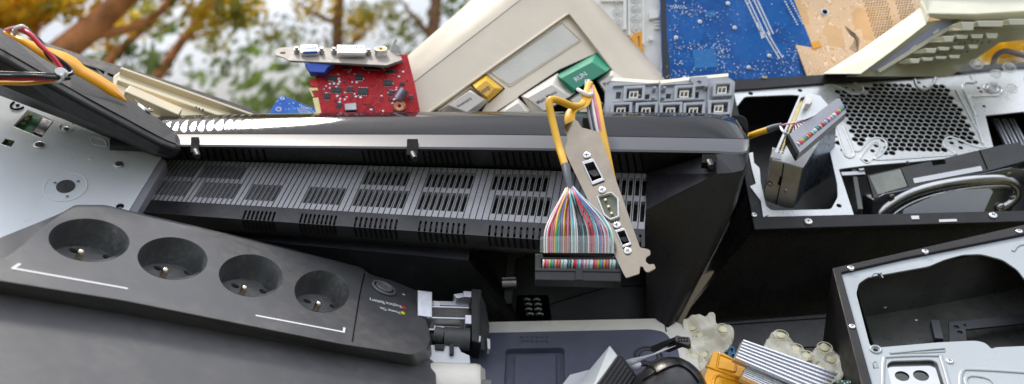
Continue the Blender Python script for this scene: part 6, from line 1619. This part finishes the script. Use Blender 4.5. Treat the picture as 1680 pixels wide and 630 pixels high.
def extra_mats():
    a = mt
    a['card_bracket'] = M('card_bracket_steel', (.30, .265, .23), .6, metal=0, var=.06, bump=.01)
    m = M('piano_black_rim', (.012, .011, .012), .06, var=.1, bump=0, coat=0, rvar=.03, spec=.3)
    nt = m.node_tree; b = [n for n in nt.nodes if n.type == 'BSDF_PRINCIPLED'][0]
    # bump waves standing in for striped reflections on the left third of the rim
    tc = nt.nodes.new('ShaderNodeTexCoord'); sp = nt.nodes.new('ShaderNodeSeparateXYZ'); nt.links.new(tc.outputs['Object'], sp.inputs[0])
    wv = N(nt, 'ShaderNodeTexWave', Scale=75.0, Distortion=1.5, Detail=0.0); wv.inputs['Detail Scale'].default_value = 1.2
    mp = N(nt, 'ShaderNodeMapping'); mp.inputs['Rotation'].default_value = (0, .9, .3); nt.links.new(tc.outputs['Object'], mp.inputs[0]); nt.links.new(mp.outputs[0], wv.inputs['Vector'])
    g = N(nt, 'ShaderNodeMapRange'); g.inputs[1].default_value = -.13; g.inputs[2].default_value = -.16; nt.links.new(sp.outputs[0], g.inputs[0])
    mu = N(nt, 'ShaderNodeMath', operation='MULTIPLY'); nt.links.new(wv.outputs['Fac'], mu.inputs[0]); nt.links.new(g.outputs[0], mu.inputs[1])
    bp = N(nt, 'ShaderNodeBump', Strength=.35, Distance=.0005); nt.links.new(mu.outputs[0], bp.inputs['Height']); nt.links.new(bp.outputs[0], b.inputs['Normal'])
    nt.links.new(bp.outputs[0], b.inputs['Coat Normal'])
    a['gloss_rim'] = m
    a['mon_rib'] = M('sky_bright_ribbed_plastic', (.32, .31, .32), .28, bump=.02, bscale=2200, var=.12, dust=.15, dustcol=(.16, .15, .15), scratch=.2)  # black panel's sky reflection put into a pale base colour
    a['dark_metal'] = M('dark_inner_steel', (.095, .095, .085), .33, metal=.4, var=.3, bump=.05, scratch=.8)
    a['button'] = M('button_grey', (.15, .15, .155), .35, bump=0)
    a['dusty_floor'] = M('dusty_socket_floor', (.10, .10, .10), .55, bump=.05, bscale=2000, dust=.8, dustcol=(.26, .24, .20), scale=70)
    a['lit_edge'] = M('sky_lit_edge_plastic', (.11, .11, .14), .35, var=.1, bump=.03, scratch=.1)  # black cover's upward edge; its sky sheen is put into a paler colour
    a['tray_shade'] = M('shaded_case_interior', (.020, .020, .018), .4, metal=.3, var=.3, bump=.03)  # shade inside the upper case put into a near-black colour
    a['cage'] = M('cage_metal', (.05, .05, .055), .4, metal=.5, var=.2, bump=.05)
    a['case_side'] = M('black_painted_steel', (.034, .031, .030), .3, var=.2, bump=.08, bscale=2000, dust=.05, dustcol=(.06, .05, .045), scratch=.3)
    a['hdd_black'] = M('black_anodised_cover', (.03, .03, .028), .32, metal=.3, var=.3, bump=.05, dust=.3, dustcol=(.12, .12, .10), scratch=.6)
    a['olive_foil'] = M('dull_olive_foil', (.20, .21, .18), .42, metal=.3, var=.25, bump=.06, dust=.3)
    a['rim_steel'] = M('pressed_rim_steel', (.52, .51, .50), .2, metal=.95, var=.1, bump=.01)
    a['lid'] = M('blue_grey_steel_lid', (.20, .21, .23), .22, metal=.9, var=.2, bump=.02)
    a['label2'] = M('disc_label_film', (.62, .63, .66), .35, var=.04, bump=0)
    a['blue_steel'] = M('blued_steel', (.16, .20, .26), .25, metal=.8, var=.2, bump=.03)
    a['cap_can'] = M('capacitor_can', (.35, .30, .38), .25, metal=.7, bump=0)
    a['red_tab'] = M('red_tab', (.75, .03, .02), .35, bump=0)
    a['yellow_key_top'] = M('yellow_keycap_top', (.68, .36, .02), .45, var=.06, bump=.05)
    a['green_key_top'] = M('green_keycap_top', (.012, .20, .11), .45, var=.06, bump=.05)
    a['blue_patch'] = M('copper_under_blue_mask', (.006, .17, .48), .35, var=.15, scale=200, bump=.05)
    a['brown_hole'] = M('brown_plated_hole', (.10, .055, .03), .5, bump=0)
    a['lilac'] = M('lilac_strip', (.34, .35, .46), .35, bump=0, var=.05)
    a['ivory_key'] = M('shaded_keycap_skirt', (.50, .48, .34), .5, var=.08, bump=.05)
    a['cream_pale'] = M('pale_cream', (.74, .70, .58), .4, var=.05, bump=.03)
    a['plug_grey'] = M('pale_grey_plug', (.38, .38, .42), .38, var=.1, bump=.05)
    a['olive_insert'] = M('olive_insert', (.16, .17, .11), .45, bump=0)
    a['lead_grey'] = M('brown_grey_lead', (.26, .23, .22), .4, bump=.04)
    a['tan'] = M('tan_board', (.48, .38, .27), .5, var=.08, bump=.05)
    a['pale_grey'] = M('pale_grey_face', (.50, .53, .54), .35, var=.06, bump=.03, scratch=.05)
    a['black_semi'] = M('black_mouse_shell', (.022, .021, .022), .3, var=.1, bump=.04, dust=.1)
    a['beige_metal'] = M('warm_steel_plate', (.55, .50, .42), .3, metal=.5, var=.15, bump=.03)
    a['alu_fin'] = M('bright_aluminium_fin', (.80, .80, .82), .28, metal=.6, var=.04, bump=0)
    a['teal_pl'] = M('teal_blue_plastic', (.01, .10, .19), .35, var=.1, bump=.03)
    for n, c in dict(w_red=(.62, .04, .06), w_pink=(.66, .20, .28), w_yel=(.78, .55, .04), w_grn=(.05, .38, .14), w_teal=(.10, .48, .50), w_pur=(.24, .13, .44), w_brn=(.28, .11, .05), w_wht=(.74, .74, .73), w_blk=(.06, .06, .06), w_blue=(.10, .20, .55)).items():
        a[n] = M('insulation_'+n[2:], c, .4, bump=0, var=.08, scale=80)
    for nm, al in (('film', .12), ('film2', .34)):
        m, nt, b = nodes('clear_plastic_'+nm); b.inputs['Base Color'].default_value = (.80, .82, .78, 1); b.inputs['Roughness'].default_value = .08; b.inputs['Alpha'].default_value = al; b.inputs['Coat Weight'].default_value = .6
        tc = N(nt, 'ShaderNodeTexCoord'); no = N(nt, 'ShaderNodeTexNoise', Scale=80.0); nt.links.new(tc.outputs['Object'], no.inputs['Vector']); bp = N(nt, 'ShaderNodeBump', Strength=.4, Distance=.001); nt.links.new(no.outputs[0], bp.inputs['Height']); nt.links.new(bp.outputs[0], b.inputs['Normal'])
        a[nm] = m
    for nm, c in (('rubber', (.76, .70, .54)), ('rubber2', (.76, .70, .46))):
        m = M('yellowed_'+nm, c, .38, var=.12, scale=60, bump=.05); b = [n for n in m.node_tree.nodes if n.type == 'BSDF_PRINCIPLED'][0]
        b.inputs['Subsurface Weight'].default_value = .3; b.inputs['Subsurface Radius'].default_value = (.004, .0035, .002); b.inputs['Subsurface Scale'].default_value = 1.0
        a[nm] = m

setup_mats(); extra_mats(); setup_world(); ground(); trees()
ups(); drive_left(); slabs(); wires_left(); monitor(); cover_panel()
red_card(); small_blue(); terminal(); white_pad(); blue_board(); ivory_keyboard(); grey_block()
hanging(); plug_right(); case_upper(); drive_tall(); hard_drive(); bubble_sheet(); case_lower()
lower_middle(); docking(); mechanism(); bottom_bits()
